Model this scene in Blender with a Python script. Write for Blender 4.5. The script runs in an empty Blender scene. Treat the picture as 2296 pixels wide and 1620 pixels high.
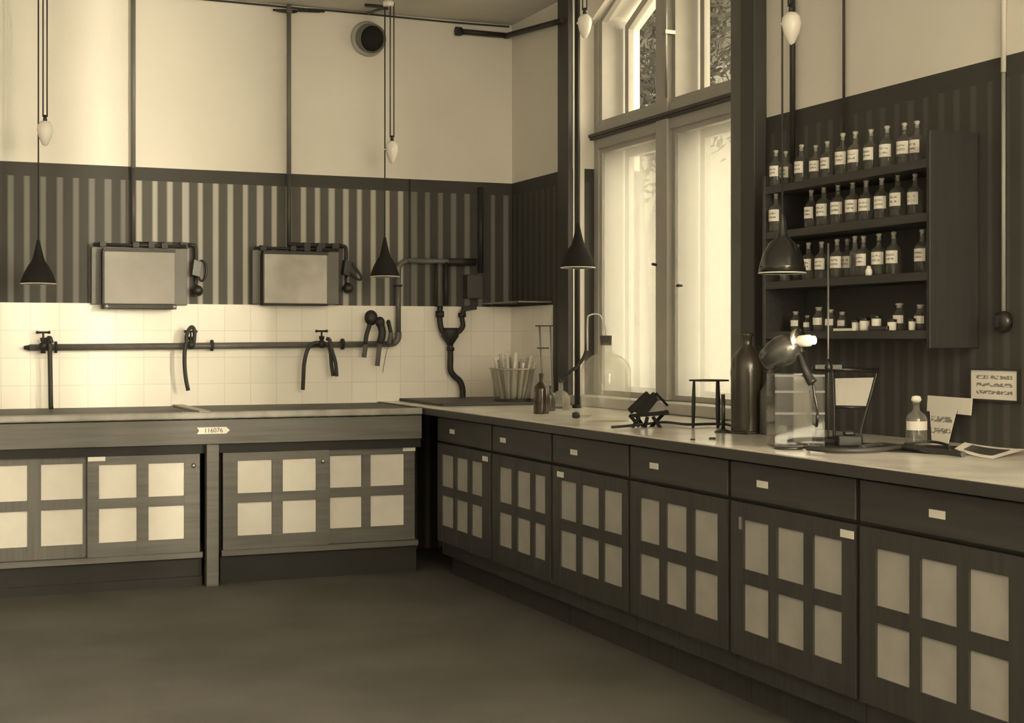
import bpy, math, random
from mathutils import Vector, Matrix
random.seed(7)
sc = bpy.context.scene
C = sc.collection

# ---------------------------------------------------------------- camera
F = 3253.0                     # focal length in pixels of the 2296 px wide frame
HY = 760.0                     # horizon row
YAW = math.atan2(1148 + 200, F)
CT, ST = math.cos(YAW), math.sin(YAW)
EYE = 1.34
cam_d = bpy.data.cameras.new('camera')
cam = bpy.data.objects.new('camera', cam_d)
C.objects.link(cam)
cam.location = (0, 0, EYE)
cam.rotation_euler = (math.pi / 2, 0, -YAW)
cam_d.sensor_width = 36
cam_d.lens = F * 36 / 2296
cam_d.shift_y = -(810 - HY) / 2296
cam_d.clip_start = 0.05
cam_d.clip_end = 200
sc.camera = cam

# ---------------------------------------------------------------- colour management, sky, daylight
sc.view_settings.view_transform = 'Standard'
sc.view_settings.look = 'None'
sc.view_settings.exposure = 0.75
sc.view_settings.gamma = 1.0
TINT = (1.0, 0.875, 0.62)
w = bpy.data.worlds.new('sky')
sc.world = w
w.use_nodes = True
bg = w.node_tree.nodes['Background']
bg.inputs[0].default_value = (*TINT, 1)
bg.inputs[1].default_value = 6.0

XR, YB, ZC = 3.65, 8.81, 3.40          # right wall, back wall, ceiling
XL, YF = -4.0, -5.0                    # left wall, wall behind the camera

def area(name, loc, rot, sx, sy, power):
    d = bpy.data.lights.new(name, 'AREA')
    d.shape = 'RECTANGLE'; d.size = sx; d.size_y = sy
    d.energy = power; d.color = TINT
    o = bpy.data.objects.new(name, d); C.objects.link(o)
    o.location = loc; o.rotation_euler = rot
    return o
# daylight entering by the two further windows of the window wall and the window in the wall behind
_src, _dst = Vector((5.9, -9.0, 3.0)), Vector((1.8, 8.8, 1.9))     # bright low sky seen slantwise through window 2
area('daylight_sky', _src, (_dst - _src).to_track_quat('-Z', 'Y').to_euler(), 5.0, 6.5, 36000)
area('daylight_window_3', (4.0, -2.65, 2.25), (0, math.pi / 2, 0), 2.0, 1.6, 3200)
area('daylight_window_4', (1.4, -5.3, 2.15), (math.pi / 2, 0, 0), 1.7, 2.2, 90)

# ---------------------------------------------------------------- materials
MATS = {}
def grey(v, warm=1.0):
    return (v, v * (0.96 if warm else 1), v * (0.89 if warm else 1), 1)

def mat(name, col, rough=0.6, metal=0.0, spec=0.5, bump=0.0, bscale=40.0, var=0.0, vscale=6.0):
    if name in MATS: return MATS[name]
    m = bpy.data.materials.new(name); m.use_nodes = True
    nt = m.node_tree; b = nt.nodes['Principled BSDF']
    c = grey(col) if isinstance(col, (int, float)) else (*col, 1)
    b.inputs['Base Color'].default_value = c
    b.inputs['Roughness'].default_value = rough
    b.inputs['Metallic'].default_value = metal
    b.inputs['Specular IOR Level'].default_value = spec
    tc = nt.nodes.new('ShaderNodeTexCoord')
    if var > 0:
        n = nt.nodes.new('ShaderNodeTexNoise'); n.inputs['Scale'].default_value = vscale
        n.inputs['Detail'].default_value = 5
        nt.links.new(tc.outputs['Object'], n.inputs['Vector'])
        r = nt.nodes.new('ShaderNodeMapRange')
        r.inputs['From Min'].default_value = .3; r.inputs['From Max'].default_value = .7
        r.inputs['To Min'].default_value = 1 - var; r.inputs['To Max'].default_value = 1 + var
        nt.links.new(n.outputs['Fac'], r.inputs['Value'])
        mx = nt.nodes.new('ShaderNodeVectorMath'); mx.operation = 'SCALE'
        mx.inputs[0].default_value = c[:3]
        nt.links.new(r.outputs['Result'], mx.inputs['Scale'])
        nt.links.new(mx.outputs['Vector'], b.inputs['Base Color'])
    if bump > 0:
        n2 = nt.nodes.new('ShaderNodeTexNoise'); n2.inputs['Scale'].default_value = bscale
        n2.inputs['Detail'].default_value = 4
        nt.links.new(tc.outputs['Object'], n2.inputs['Vector'])
        bp = nt.nodes.new('ShaderNodeBump'); bp.inputs['Strength'].default_value = bump
        bp.inputs['Distance'].default_value = 0.01
        nt.links.new(n2.outputs['Fac'], bp.inputs['Height'])
        nt.links.new(bp.outputs['Normal'], b.inputs['Normal'])
    MATS[name] = m
    return m

def wood(name, v, grain_axis='Z', rough=0.55):
    if name in MATS: return MATS[name]
    m = bpy.data.materials.new(name); m.use_nodes = True
    nt = m.node_tree; b = nt.nodes['Principled BSDF']
    tc = nt.nodes.new('ShaderNodeTexCoord'); mp = nt.nodes.new('ShaderNodeMapping')
    s = {'X': (1.5, 30, 30), 'Y': (30, 1.5, 30), 'Z': (30, 30, 1.5)}[grain_axis]
    mp.inputs['Scale'].default_value = s
    nt.links.new(tc.outputs['Object'], mp.inputs['Vector'])
    n = nt.nodes.new('ShaderNodeTexNoise'); n.inputs['Scale'].default_value = 1.5; n.inputs['Detail'].default_value = 6
    nt.links.new(mp.outputs['Vector'], n.inputs['Vector'])
    cr = nt.nodes.new('ShaderNodeValToRGB')
    cr.color_ramp.elements[0].position = .3; cr.color_ramp.elements[0].color = grey(v * .78)
    cr.color_ramp.elements[1].position = .7; cr.color_ramp.elements[1].color = grey(v * 1.2)
    nt.links.new(n.outputs['Fac'], cr.inputs['Fac'])
    nt.links.new(cr.outputs['Color'], b.inputs['Base Color'])
    b.inputs['Roughness'].default_value = rough
    MATS[name] = m
    return m

def math_node(nt, op, a, b=None, c=None):
    n = nt.nodes.new('ShaderNodeMath'); n.operation = op
    for i, v in enumerate((a, b, c)):
        if v is None: continue
        if isinstance(v, (int, float)): n.inputs[i].default_value = v
        else: nt.links.new(v, n.inputs[i])
    return n.outputs[0]

def mix_col(nt, fac, a, b):
    n = nt.nodes.new('ShaderNodeMix'); n.data_type = 'RGBA'
    if isinstance(fac, (int, float)): n.inputs[0].default_value = fac
    else: nt.links.new(fac, n.inputs[0])
    for i, v in ((6, a), (7, b)):
        if isinstance(v, tuple): n.inputs[i].default_value = v
        else: nt.links.new(v, n.inputs[i])
    return n.outputs[2]

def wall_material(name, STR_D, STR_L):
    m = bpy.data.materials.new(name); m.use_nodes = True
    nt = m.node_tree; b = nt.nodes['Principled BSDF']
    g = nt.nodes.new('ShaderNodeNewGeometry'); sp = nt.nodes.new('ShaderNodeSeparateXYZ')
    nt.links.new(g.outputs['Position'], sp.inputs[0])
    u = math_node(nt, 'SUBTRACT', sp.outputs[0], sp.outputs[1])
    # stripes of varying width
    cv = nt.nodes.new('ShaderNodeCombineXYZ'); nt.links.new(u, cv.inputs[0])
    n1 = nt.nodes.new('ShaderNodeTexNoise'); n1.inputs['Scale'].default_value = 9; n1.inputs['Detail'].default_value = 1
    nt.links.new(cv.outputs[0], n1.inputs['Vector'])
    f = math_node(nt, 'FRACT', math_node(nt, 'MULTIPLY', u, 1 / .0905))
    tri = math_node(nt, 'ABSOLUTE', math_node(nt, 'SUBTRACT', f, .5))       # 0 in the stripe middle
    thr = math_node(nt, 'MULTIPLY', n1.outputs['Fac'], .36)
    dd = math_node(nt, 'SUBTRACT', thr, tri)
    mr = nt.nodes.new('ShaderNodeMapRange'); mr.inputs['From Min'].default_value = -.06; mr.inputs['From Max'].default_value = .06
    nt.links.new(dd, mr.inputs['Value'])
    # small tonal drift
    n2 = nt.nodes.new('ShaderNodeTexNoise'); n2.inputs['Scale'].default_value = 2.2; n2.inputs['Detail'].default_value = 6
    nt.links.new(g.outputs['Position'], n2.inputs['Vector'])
    # middle bay: the stripes are paler between the left conduit and the thin wall wire
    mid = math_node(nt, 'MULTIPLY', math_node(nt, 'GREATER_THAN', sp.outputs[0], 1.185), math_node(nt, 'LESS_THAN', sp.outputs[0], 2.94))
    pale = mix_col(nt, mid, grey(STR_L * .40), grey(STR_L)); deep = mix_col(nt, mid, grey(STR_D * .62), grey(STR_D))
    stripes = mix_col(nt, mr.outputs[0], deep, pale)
    z = sp.outputs[2]
    plaster = mix_col(nt, n2.outputs['Fac'], grey(.70), grey(.80))
    c1 = mix_col(nt, math_node(nt, 'GREATER_THAN', z, 2.282), stripes, grey(BAND))
    c2 = mix_col(nt, math_node(nt, 'GREATER_THAN', z, 2.362), c1, plaster)
    nt.links.new(c2, b.inputs['Base Color'])
    b.inputs['Roughness'].default_value = .62
    b.inputs['Specular IOR Level'].default_value = .25
    n3 = nt.nodes.new('ShaderNodeTexNoise'); n3.inputs['Scale'].default_value = 60
    nt.links.new(g.outputs['Position'], n3.inputs['Vector'])
    bp = nt.nodes.new('ShaderNodeBump'); bp.inputs['Strength'].default_value = .12; bp.inputs['Distance'].default_value = .005
    nt.links.new(n3.outputs['Fac'], bp.inputs['Height']); nt.links.new(bp.outputs['Normal'], b.inputs['Normal'])
    return m
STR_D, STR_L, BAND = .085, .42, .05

def tile_material():
    m = bpy.data.materials.new('glazed_tiles'); m.use_nodes = True
    nt = m.node_tree; b = nt.nodes['Principled BSDF']
    g = nt.nodes.new('ShaderNodeNewGeometry'); sp = nt.nodes.new('ShaderNodeSeparateXYZ')
    nt.links.new(g.outputs['Position'], sp.inputs[0])
    u = math_node(nt, 'ADD', math_node(nt, 'SUBTRACT', sp.outputs[0], sp.outputs[1]), 20.0)
    v = math_node(nt, 'ADD', sp.outputs[2], -0.911 + 1.6)
    cv = nt.nodes.new('ShaderNodeCombineXYZ'); nt.links.new(u, cv.inputs[0]); nt.links.new(v, cv.inputs[1])
    br = nt.nodes.new('ShaderNodeTexBrick'); br.offset = 0; br.squash = 1
    br.inputs['Scale'].default_value = 1; br.inputs['Brick Width'].default_value = .16; br.inputs['Row Height'].default_value = .16
    br.inputs['Mortar Size'].default_value = .0022; br.inputs['Mortar Smooth'].default_value = .2; br.inputs['Bias'].default_value = 0
    br.inputs['Color1'].default_value = grey(.86); br.inputs['Color2'].default_value = grey(.91); br.inputs['Mortar'].default_value = grey(.74)
    nt.links.new(cv.outputs[0], br.inputs['Vector'])
    nt.links.new(br.outputs['Color'], b.inputs['Base Color'])
    b.inputs['Roughness'].default_value = .22
    bp = nt.nodes.new('ShaderNodeBump'); bp.inputs['Strength'].default_value = .35; bp.inputs['Distance'].default_value = .002; bp.invert = True
    nt.links.new(br.outputs['Fac'], bp.inputs['Height']); nt.links.new(bp.outputs['Normal'], b.inputs['Normal'])
    return m

def glass_mat(name, tint=.9, frost=0.0, gl=.08):
    m = bpy.data.materials.new(name); m.use_nodes = True
    nt = m.node_tree; nt.nodes.clear()
    out = nt.nodes.new('ShaderNodeOutputMaterial')
    tr = nt.nodes.new('ShaderNodeBsdfTransparent'); tr.inputs[0].default_value = (tint, tint, tint * .97, 1) if isinstance(tint, float) else (*tint, 1)
    gs = nt.nodes.new('ShaderNodeBsdfGlossy'); gs.inputs['Roughness'].default_value = .05
    lw = nt.nodes.new('ShaderNodeLayerWeight'); lw.inputs['Blend'].default_value = .35
    f = math_node(nt, 'MULTIPLY_ADD', math_node(nt, 'POWER', lw.outputs['Facing'], 3.0), .7, gl * .6)
    mx = nt.nodes.new('ShaderNodeMixShader')
    nt.links.new(f, mx.inputs[0]); nt.links.new(tr.outputs[0], mx.inputs[1]); nt.links.new(gs.outputs[0], mx.inputs[2])
    last = mx
    if frost:
        df = nt.nodes.new('ShaderNodeBsdfDiffuse'); df.inputs[0].default_value = grey(.8)
        m2 = nt.nodes.new('ShaderNodeMixShader'); m2.inputs[0].default_value = frost
        nt.links.new(mx.outputs[0], m2.inputs[1]); nt.links.new(df.outputs[0], m2.inputs[2]); last = m2
    nt.links.new(last.outputs[0], out.inputs[0])
    MATS[name] = m
    return m

def milk_glass():
    m = bpy.data.materials.new('milk_glass'); m.use_nodes = True
    nt = m.node_tree; nt.nodes.clear()
    out = nt.nodes.new('ShaderNodeOutputMaterial')
    tl = nt.nodes.new('ShaderNodeBsdfTranslucent'); tl.inputs[0].default_value = (.36, .355, .345, 1)
    df = nt.nodes.new('ShaderNodeBsdfDiffuse'); df.inputs[0].default_value = grey(.8)
    tp = nt.nodes.new('ShaderNodeBsdfTransparent')
    mx = nt.nodes.new('ShaderNodeMixShader'); mx.inputs[0].default_value = .06
    m2 = nt.nodes.new('ShaderNodeMixShader'); m2.inputs[0].default_value = .55
    nt.links.new(tl.outputs[0], mx.inputs[1]); nt.links.new(df.outputs[0], mx.inputs[2])
    nt.links.new(mx.outputs[0], m2.inputs[1]); nt.links.new(tp.outputs[0], m2.inputs[2])
    nt.links.new(m2.outputs[0], out.inputs[0])
    return m

def label_mat(name, lines=2):
    """cream paper with illegible handwriting, drawn in the label's own bounding-box coordinates"""
    m = bpy.data.materials.new(name); m.use_nodes = True
    nt = m.node_tree; b = nt.nodes['Principled BSDF']
    tc = nt.nodes.new('ShaderNodeTexCoord'); sp = nt.nodes.new('ShaderNodeSeparateXYZ')
    nt.links.new(tc.outputs['Generated'], sp.inputs[0])
    u = math_node(nt, 'ADD', sp.outputs[0], sp.outputs[1])
    oi = nt.nodes.new('ShaderNodeObjectInfo')
    n = nt.nodes.new('ShaderNodeTexNoise'); n.inputs['Scale'].default_value = 1.0; n.inputs['Detail'].default_value = 2
    cv = nt.nodes.new('ShaderNodeCombineXYZ')
    nt.links.new(math_node(nt, 'MULTIPLY', u, 16), cv.inputs[0]); nt.links.new(math_node(nt, 'MULTIPLY', sp.outputs[2], 14), cv.inputs[1])
    nt.links.new(math_node(nt, 'MULTIPLY', oi.outputs['Random'], 50), cv.inputs[2])
    nt.links.new(cv.outputs[0], n.inputs['Vector'])
    ink = math_node(nt, 'GREATER_THAN', n.outputs['Fac'], .47)
    rows = None
    for k in range(lines):
        c = 1 - (k + 1) / (lines + 1)
        r = math_node(nt, 'LESS_THAN', math_node(nt, 'ABSOLUTE', math_node(nt, 'SUBTRACT', sp.outputs[2], c)), .24 / (lines + 1))
        rows = r if rows is None else math_node(nt, 'MAXIMUM', rows, r)
    inx = math_node(nt, 'LESS_THAN', math_node(nt, 'ABSOLUTE', math_node(nt, 'SUBTRACT', sp.outputs[1], .5)), .38)
    fac = math_node(nt, 'MULTIPLY', math_node(nt, 'MULTIPLY', ink, rows), inx)
    nt.links.new(mix_col(nt, math_node(nt, 'MULTIPLY', fac, .8), grey(.78), grey(.1)), b.inputs['Base Color'])
    b.inputs['Roughness'].default_value = .7
    MATS[name] = m
    return m

def floor_material():
    m = bpy.data.materials.new('worn_linoleum'); m.use_nodes = True
    nt = m.node_tree; b = nt.nodes['Principled BSDF']
    g = nt.nodes.new('ShaderNodeNewGeometry')
    n = nt.nodes.new('ShaderNodeTexNoise'); n.inputs['Scale'].default_value = 1.6; n.inputs['Detail'].default_value = 8
    nt.links.new(g.outputs['Position'], n.inputs['Vector'])
    cr = nt.nodes.new('ShaderNodeValToRGB')
    cr.color_ramp.elements[0].position = .35; cr.color_ramp.elements[0].color = grey(FLOOR_V * .8)
    cr.color_ramp.elements[1].position = .7; cr.color_ramp.elements[1].color = grey(FLOOR_V * 1.15)
    nt.links.new(n.outputs['Fac'], cr.inputs['Fac']); nt.links.new(cr.outputs['Color'], b.inputs['Base Color'])
    b.inputs['Roughness'].default_value = .75; b.inputs['Specular IOR Level'].default_value = .15
    n3 = nt.nodes.new('ShaderNodeTexNoise'); n3.inputs['Scale'].default_value = 120
    nt.links.new(g.outputs['Position'], n3.inputs['Vector'])
    bp = nt.nodes.new('ShaderNodeBump'); bp.inputs['Strength'].default_value = .2; bp.inputs['Distance'].default_value = .003
    nt.links.new(n3.outputs['Fac'], bp.inputs['Height']); nt.links.new(bp.outputs['Normal'], b.inputs['Normal'])
    return m
FLOOR_V = .105

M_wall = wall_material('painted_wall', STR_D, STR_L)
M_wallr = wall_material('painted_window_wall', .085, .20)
M_tile = tile_material()
M_unseen_wall = mat('dark_unseen_wall', .10, .7, var=.2, vscale=2)  # unseen walls, coloured dark to cut bounced light
M_floor = floor_material()
M_ceil = mat('ceiling_plaster', .62, .8, bump=.1, var=.08, vscale=2)
M_frame = mat('painted_window_wood', .36, .45, var=.06)
M_casing = mat('dark_casing_paint', .045, .5, var=.12)
M_casing2 = mat('brown_casing_paint', .11, .5, var=.12)
M_milk = milk_glass()
M_pane = glass_mat('window_glass', .93, 0, .03)
M_wood = wood('stained_bench_wood', .085, 'Y')
M_woodx = wood('stained_bench_wood_long', .095, 'X')
M_woodz = wood('stained_door_wood', .095, 'Z')
M_shelf = wood('shelf_wood', .035, 'Y')
M_kick = mat('black_plinth_paint', .016, .8)
M_cloth = mat('cream_door_panel', .66, .55, var=.05, vscale=9)
M_cloth2 = mat('shaded_door_panel', .34, .55, var=.08, vscale=9)  # cream door panel with the window bench's shade put into its colour
M_top = mat('pale_worktop', .72, .2, spec=1.0, var=.14, vscale=5)
M_slate = mat('dark_slate_top', .035, .55, var=.2)
M_lip = mat('worn_bench_lip', .26, .4, var=.25, vscale=8)
M_black = mat('black_enamel', .018, .35)
M_iron = mat('dark_iron', .025, .55, metal=.2)
M_pipe = mat('painted_pipe', .11, .4, var=.15, vscale=20)
M_gpipe = mat('grey_conduit', .15, .5)
M_rub = mat('black_rubber', .03, .6)
M_porc = mat('white_porcelain', .78, .2)
M_chrome = mat('nickel_plate', .75, .18, metal=1.0)
M_brass = mat('dull_brass', .45, .3, metal=.9)
M_board = mat('board_paint', .12, .5, var=.1)
M_enam = mat('cream_enamel', .30, .55, spec=.2, var=.15, vscale=3)
M_enam2 = mat('pale_cream_enamel', .44, .45, spec=.3, var=.22, vscale=5)
M_paper = mat('cream_paper', .78, .8)
M_plate = mat('enamel_plate', .68, .35)
M_ink = mat('ink', .04, .7)
M_glass = glass_mat('clear_glass', .93)
M_bglass = glass_mat('reagent_bottle_glass', .74, .05, .05)
M_brown = mat('brown_glass', (.035, .024, .014), .12)
M_label = label_mat('handwritten_label', 2)
M_sign = label_mat('printed_notice', 3)
M_print = mat('photographic_print', .05, .35, var=.6, vscale=14)
M_cork = mat('cork', .16, .8)

# ---------------------------------------------------------------- measuring helpers (pixel of the photo -> point of the room)
def ray(px, py=HY):
    r = (px - 1148) / F
    return Vector((r * CT + ST, CT - r * ST, (HY - py) / F))
def on_back(px, py, Y=YB):
    d = ray(px, py); t = Y / d.y
    return Vector((d.x * t, Y, EYE + d.z * t))
def on_right(px, py, X=XR):
    d = ray(px, py); t = X / d.x
    return Vector((X, d.y * t, EYE + d.z * t))
def on_top(px, py, z=.945):
    d = ray(px, py); t = (z - EYE) / d.z
    return Vector((d.x * t, d.y * t, z))
RX, RY = Vector((CT, -ST, 0)), Vector((ST, CT, 0))     # sideways / away, as the photographer stood

# ---------------------------------------------------------------- mesh builder
class MB:
    def __init__(s): s.v = []; s.f = []; s.sm = []
    def add(s, vs, fs, smooth=False):
        o = len(s.v); s.v += [Vector(p) for p in vs]
        for f in fs: s.f.append([i + o for i in f]); s.sm.append(smooth)
        return s
    def box(s, x0, x1, y0, y1, z0, z1):
        x0, x1 = sorted((x0, x1)); y0, y1 = sorted((y0, y1)); z0, z1 = sorted((z0, z1))
        return s.add([(x0, y0, z0), (x1, y0, z0), (x1, y1, z0), (x0, y1, z0), (x0, y0, z1), (x1, y0, z1), (x1, y1, z1), (x0, y1, z1)],
              [(0, 3, 2, 1), (4, 5, 6, 7), (0, 1, 5, 4), (1, 2, 6, 5), (2, 3, 7, 6), (3, 0, 4, 7)])
    def obox(s, c, ax, ay, az):
        """box given by centre and three half-axes"""
        c = Vector(c); ax, ay, az = Vector(ax), Vector(ay), Vector(az)
        p = [c + i * ax + j * ay + k * az for k in (-1, 1) for (i, j) in ((-1, -1), (1, -1), (1, 1), (-1, 1))]
        return s.add(p, [(0, 3, 2, 1), (4, 5, 6, 7), (0, 1, 5, 4), (1, 2, 6, 5), (2, 3, 7, 6), (3, 0, 4, 7)])
    def prism(s, poly, x0, x1, axis='X'):
        n = len(poly)
        mk = (lambda a, b, t: (t, a, b)) if axis == 'X' else ((lambda a, b, t: (a, t, b)) if axis == 'Y' else (lambda a, b, t: (a, b, t)))
        vs = [mk(a, b, x0) for a, b in poly] + [mk(a, b, x1) for a, b in poly]
        fs = [tuple(range(n))[::-1], tuple(range(n, 2 * n))] + [(i, (i + 1) % n, n + (i + 1) % n, n + i) for i in range(n)]
        return s.add(vs, fs)
    def lathe(s, prof, c=(0, 0, 0), n=24, axis=(0, 0, 1), cap=True):
        c = Vector(c); a = Vector(axis).normalized()
        q = Vector((0, 0, 1)).rotation_difference(a)
        vs = []
        for r, h in prof:
            for k in range(n):
                t = 2 * math.pi * k / n
                vs.append(c + q @ Vector((r * math.cos(t), r * math.sin(t), h)))
        fs = []
        for i in range(len(prof) - 1):
            for k in range(n):
                k2 = (k + 1) % n
                fs.append((i * n + k, i * n + k2, (i + 1) * n + k2, (i + 1) * n + k))
        s.add(vs, fs, True)
        if cap:
            o = len(s.v) - len(vs)
            if prof[0][0] > 1e-5: s.f.append([o + k for k in range(n)][::-1]); s.sm.append(False)
            if prof[-1][0] > 1e-5: s.f.append([o + (len(prof) - 1) * n + k for k in range(n)]); s.sm.append(False)
        return s
    def cyl(s, a, b, r, r2=None, n=16):
        a, b = Vector(a), Vector(b); r2 = r if r2 is None else r2
        return s.lathe([(r, 0), (r2, (b - a).length)], a, n, b - a)
    def tube(s, pts, r, n=10, smooth_it=True, sub=6):
        pts = [Vector(p) for p in pts]
        if smooth_it and len(pts) > 2:
            q = [pts[0] * 2 - pts[1]] + pts + [pts[-1] * 2 - pts[-2]]; out = []
            for i in range(1, len(q) - 2):
                for k in range(sub):
                    t = k / sub; p0, p1, p2, p3 = q[i - 1:i + 3]
                    out.append(.5 * ((2 * p1) + (p2 - p0) * t + (2 * p0 - 5 * p1 + 4 * p2 - p3) * t * t + (3 * p1 - p0 - 3 * p2 + p3) * t ** 3))
            out.append(pts[-1]); pts = out
        o = len(s.v); up = None; m = len(pts)
        for i, p in enumerate(pts):
            d = (pts[min(i + 1, m - 1)] - pts[max(i - 1, 0)]).normalized()
            if up is None:
                up = d.orthogonal().normalized()
            up = (up - d * up.dot(d)).normalized(); sd = d.cross(up)
            rr = r(i / (m - 1)) if callable(r) else r
            for k in range(n):
                t = 2 * math.pi * k / n
                s.v.append(p + (up * math.cos(t) + sd * math.sin(t)) * rr)
        for i in range(m - 1):
            for k in range(n):
                k2 = (k + 1) % n
                s.f.append([o + i * n + k, o + i * n + k2, o + (i + 1) * n + k2, o + (i + 1) * n + k]); s.sm.append(True)
        s.f.append([o + k for k in range(n)][::-1]); s.sm.append(False)
        s.f.append([o + (m - 1) * n + k for k in range(n)]); s.sm.append(False)
        return s
    def sphere(s, c, r, n=20, m=12, sz=1.0):
        prof = [(max(r * math.sin(math.pi * i / m), 0.00001), -r * sz * math.cos(math.pi * i / m)) for i in range(m + 1)]
        return s.lathe(prof, c, n, cap=False)
    def build(s, name, m, parent=None, bevel=0.0, loc=None):
        off = Vector((0, 0, 0)); p = parent
        while p is not None: off += p.location; p = p.parent
        o_loc = Vector(loc) if loc is not None else Vector((0, 0, 0))
        me = bpy.data.meshes.new(name)
        me.from_pydata([tuple(v - off - o_loc) for v in s.v], [], s.f)
        me.polygons.foreach_set('use_smooth', s.sm)
        me.materials.append(m); me.update()
        o = bpy.data.objects.new(name, me); C.objects.link(o)
        o.location = o_loc
        if parent: o.parent = parent
        if bevel:
            b = o.modifiers.new('bevel', 'BEVEL'); b.width = bevel; b.segments = 2; b.limit_method = 'ANGLE'
        return o

def tag(o, label, cat=None, group=None):
    o['label'] = label
    if cat: o['category'] = cat
    if group: o['group'] = group
    return o
def thing(name, loc, label, cat, group=None):
    o = bpy.data.objects.new(name, None); C.objects.link(o)
    o.location = Vector(loc); o.empty_display_size = .1
    return tag(o, label, cat, group)
def struct(o): o['kind'] = 'structure'; return o
def copy_tree(o, parent=None):
    c = o.copy(); C.objects.link(c); c.parent = parent
    for ch in [x for x in bpy.data.objects if x.parent == o]: copy_tree(ch, c)
    return c

def text(body, size, mname, parent, loc, rot, name='lettering'):
    d = bpy.data.curves.new(name, 'FONT'); d.body = body; d.size = size
    d.align_x = 'CENTER'; d.align_y = 'CENTER'; d.extrude = .0004
    tmp = bpy.data.objects.new(name, d); C.objects.link(tmp)
    bpy.context.view_layer.update()
    me = bpy.data.meshes.new_from_object(tmp.evaluated_get(bpy.context.evaluated_depsgraph_get()))
    bpy.data.objects.remove(tmp); me.materials.clear(); me.materials.append(mname)
    o = bpy.data.objects.new(name, me); C.objects.link(o)
    off = Vector((0, 0, 0)); p = parent
    while p is not None: off += p.location; p = p.parent
    o.parent = parent; o.location = Vector(loc) - off; o.rotation_euler = rot
    return o

# ================================================================ SETTING
struct(MB().box(XL - .3, XR + .5, YF - .3, YB + .3, -.2, 0).build('floor', M_floor))
struct(MB().box(XL - .3, XR + .5, YF - .3, YB + .3, ZC, ZC + .2).build('ceiling', M_ceil))
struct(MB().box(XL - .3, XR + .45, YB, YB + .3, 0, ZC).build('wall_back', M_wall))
struct(MB().box(XL - .3, XL, YF, YB, 0, ZC).build('wall_left', M_unseen_wall))
W1 = (6.008, 7.863); W2 = (.85, 2.60); W3 = (-3.50, -1.80)
Z0, Z1 = 1.01, 3.38
wr = MB()
ys = [YF - .3, W3[0], W3[1], W2[0], W2[1], W1[0], W1[1], YB]
for i in range(0, 8, 2): wr.box(XR, XR + .45, ys[i], ys[i + 1], 0, ZC)
for a, b in (W1, W2, W3):
    wr.box(XR, XR + .45, a, b, 0, 1.35 if a == W2[0] else .95)  # the second window's unseen sill is raised to cut light on the worktop
    wr.box(XR, XR + .45, a, b, 3.39, ZC)
    wr.prism([(b, 3.22), (b, 3.39), (b - .40, 3.39)], XR + .10, XR + .45)
    wr.prism([(a, 3.22), (a + .40, 3.39), (a, 3.39)], XR + .10, XR + .45)
wr.box(XR + .45, 6.6, 3.5, 3.9, -1.4, 5.2)      # unseen outside pier, added to block sky light from the visible window
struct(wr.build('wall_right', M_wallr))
M_reveal = mat('reveal_plaster', .70, .7)
rv = MB(); 
for y_, d_ in ((W1[1], -1), (W1[0], 1)):
    rv.box(XR + .001, XR + .075, y_ + d_ * .006, y_ + d_ * .0005, .952, 3.388).box(XR + .075, XR + .139, y_ + d_ * .006, y_ + d_ * .0005, 2.36, 3.388)
struct(rv.build('trim_4', M_reveal))
wf = MB(); wf.box(XL, .55, YF - .3, YF, 0, ZC); wf.box(2.25, XR, YF - .3, YF, 0, ZC)
wf.box(.55, 2.25, YF - .3, YF, 0, 1.0); wf.box(.55, 2.25, YF - .3, YF, 3.3, ZC)
struct(wf.build('wall_front', M_unseen_wall))
# tiled splashback round the corner
tb = MB().box(XL, XR, YB - .012, YB, .90, 1.551).box(XR - .012, XR, 8.15, YB - .012, .90, 1.551)
struct(tb.build('wall_tiles', M_tile))
# dark casings beside the window
for n, (a, b, t) in enumerate(((W1[1], 8.017, .03), (5.86, W1[0], .03))):
    struct(MB().box(XR - t, XR, a, b, .95, ZC).build('trim_%d' % (n + 1), M_casing2 if n else M_casing, bevel=.004))
struct(MB().box(XR - .07, XR, 5.735, 5.855, .95, ZC).build('trim_3', mat('dark_duct_paint', .045, .6), bevel=.006))

# ---------------- the box window with four lights
def frame_poly(mb, pts, pts_in, x0, x1):
    """ring between two closed outlines in the Y-Z plane, extruded in X"""
    n = len(pts)
    vs = [(x0, *p) for p in pts] + [(x0, *p) for p in pts_in] + [(x1, *p) for p in pts] + [(x1, *p) for p in pts_in]
    fs = []
    for i in range(n):
        j = (i + 1) % n
        fs += [(i, j, n + j, n + i), (2 * n + i, 3 * n + i, 3 * n + j, 2 * n + j), (i, 2 * n + i, 2 * n + j, j), (n + i, n + j, 3 * n + j, 3 * n + i)]
    mb.add(vs, fs)
def inset(pts, d):
    cy = sum(p[0] for p in pts) / len(pts); cz = sum(p[1] for p in pts) / len(pts)
    out = []; n = len(pts)
    for i in range(n):
        p0, p1, p2 = Vector(pts[i - 1]), Vector(pts[i]), Vector(pts[(i + 1) % n])
        e1 = (p1 - p0).normalized(); e2 = (p2 - p1).normalized()
        n1 = Vector((-e1.y, e1.x)); n2 = Vector((-e2.y, e2.x))
        c = Vector((cy, cz))
        if n1.dot(c - p1) < 0: n1 = -n1
        if n2.dot(c - p1) < 0: n2 = -n2
        k = (n1 + n2); k = k / k.length_squared * 2 if k.length_squared > 1e-6 else n1
        out.append(tuple(p1 + k * d * 1.0 if k.length < 3 else p1 + n1 * d))
    return out
XI, XO = 3.80, 3.95
YM0, YM1 = 6.905, 7.035          # mullion
YA, YZ = 6.07, 7.80              # lights between
win = MB()
win.box(XI - .01, XO + .06, W1[0], YA, Z0, 3.39)       # jambs
win.box(XI - .01, XO + .06, YZ, W1[1], Z0, 3.39)
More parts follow.
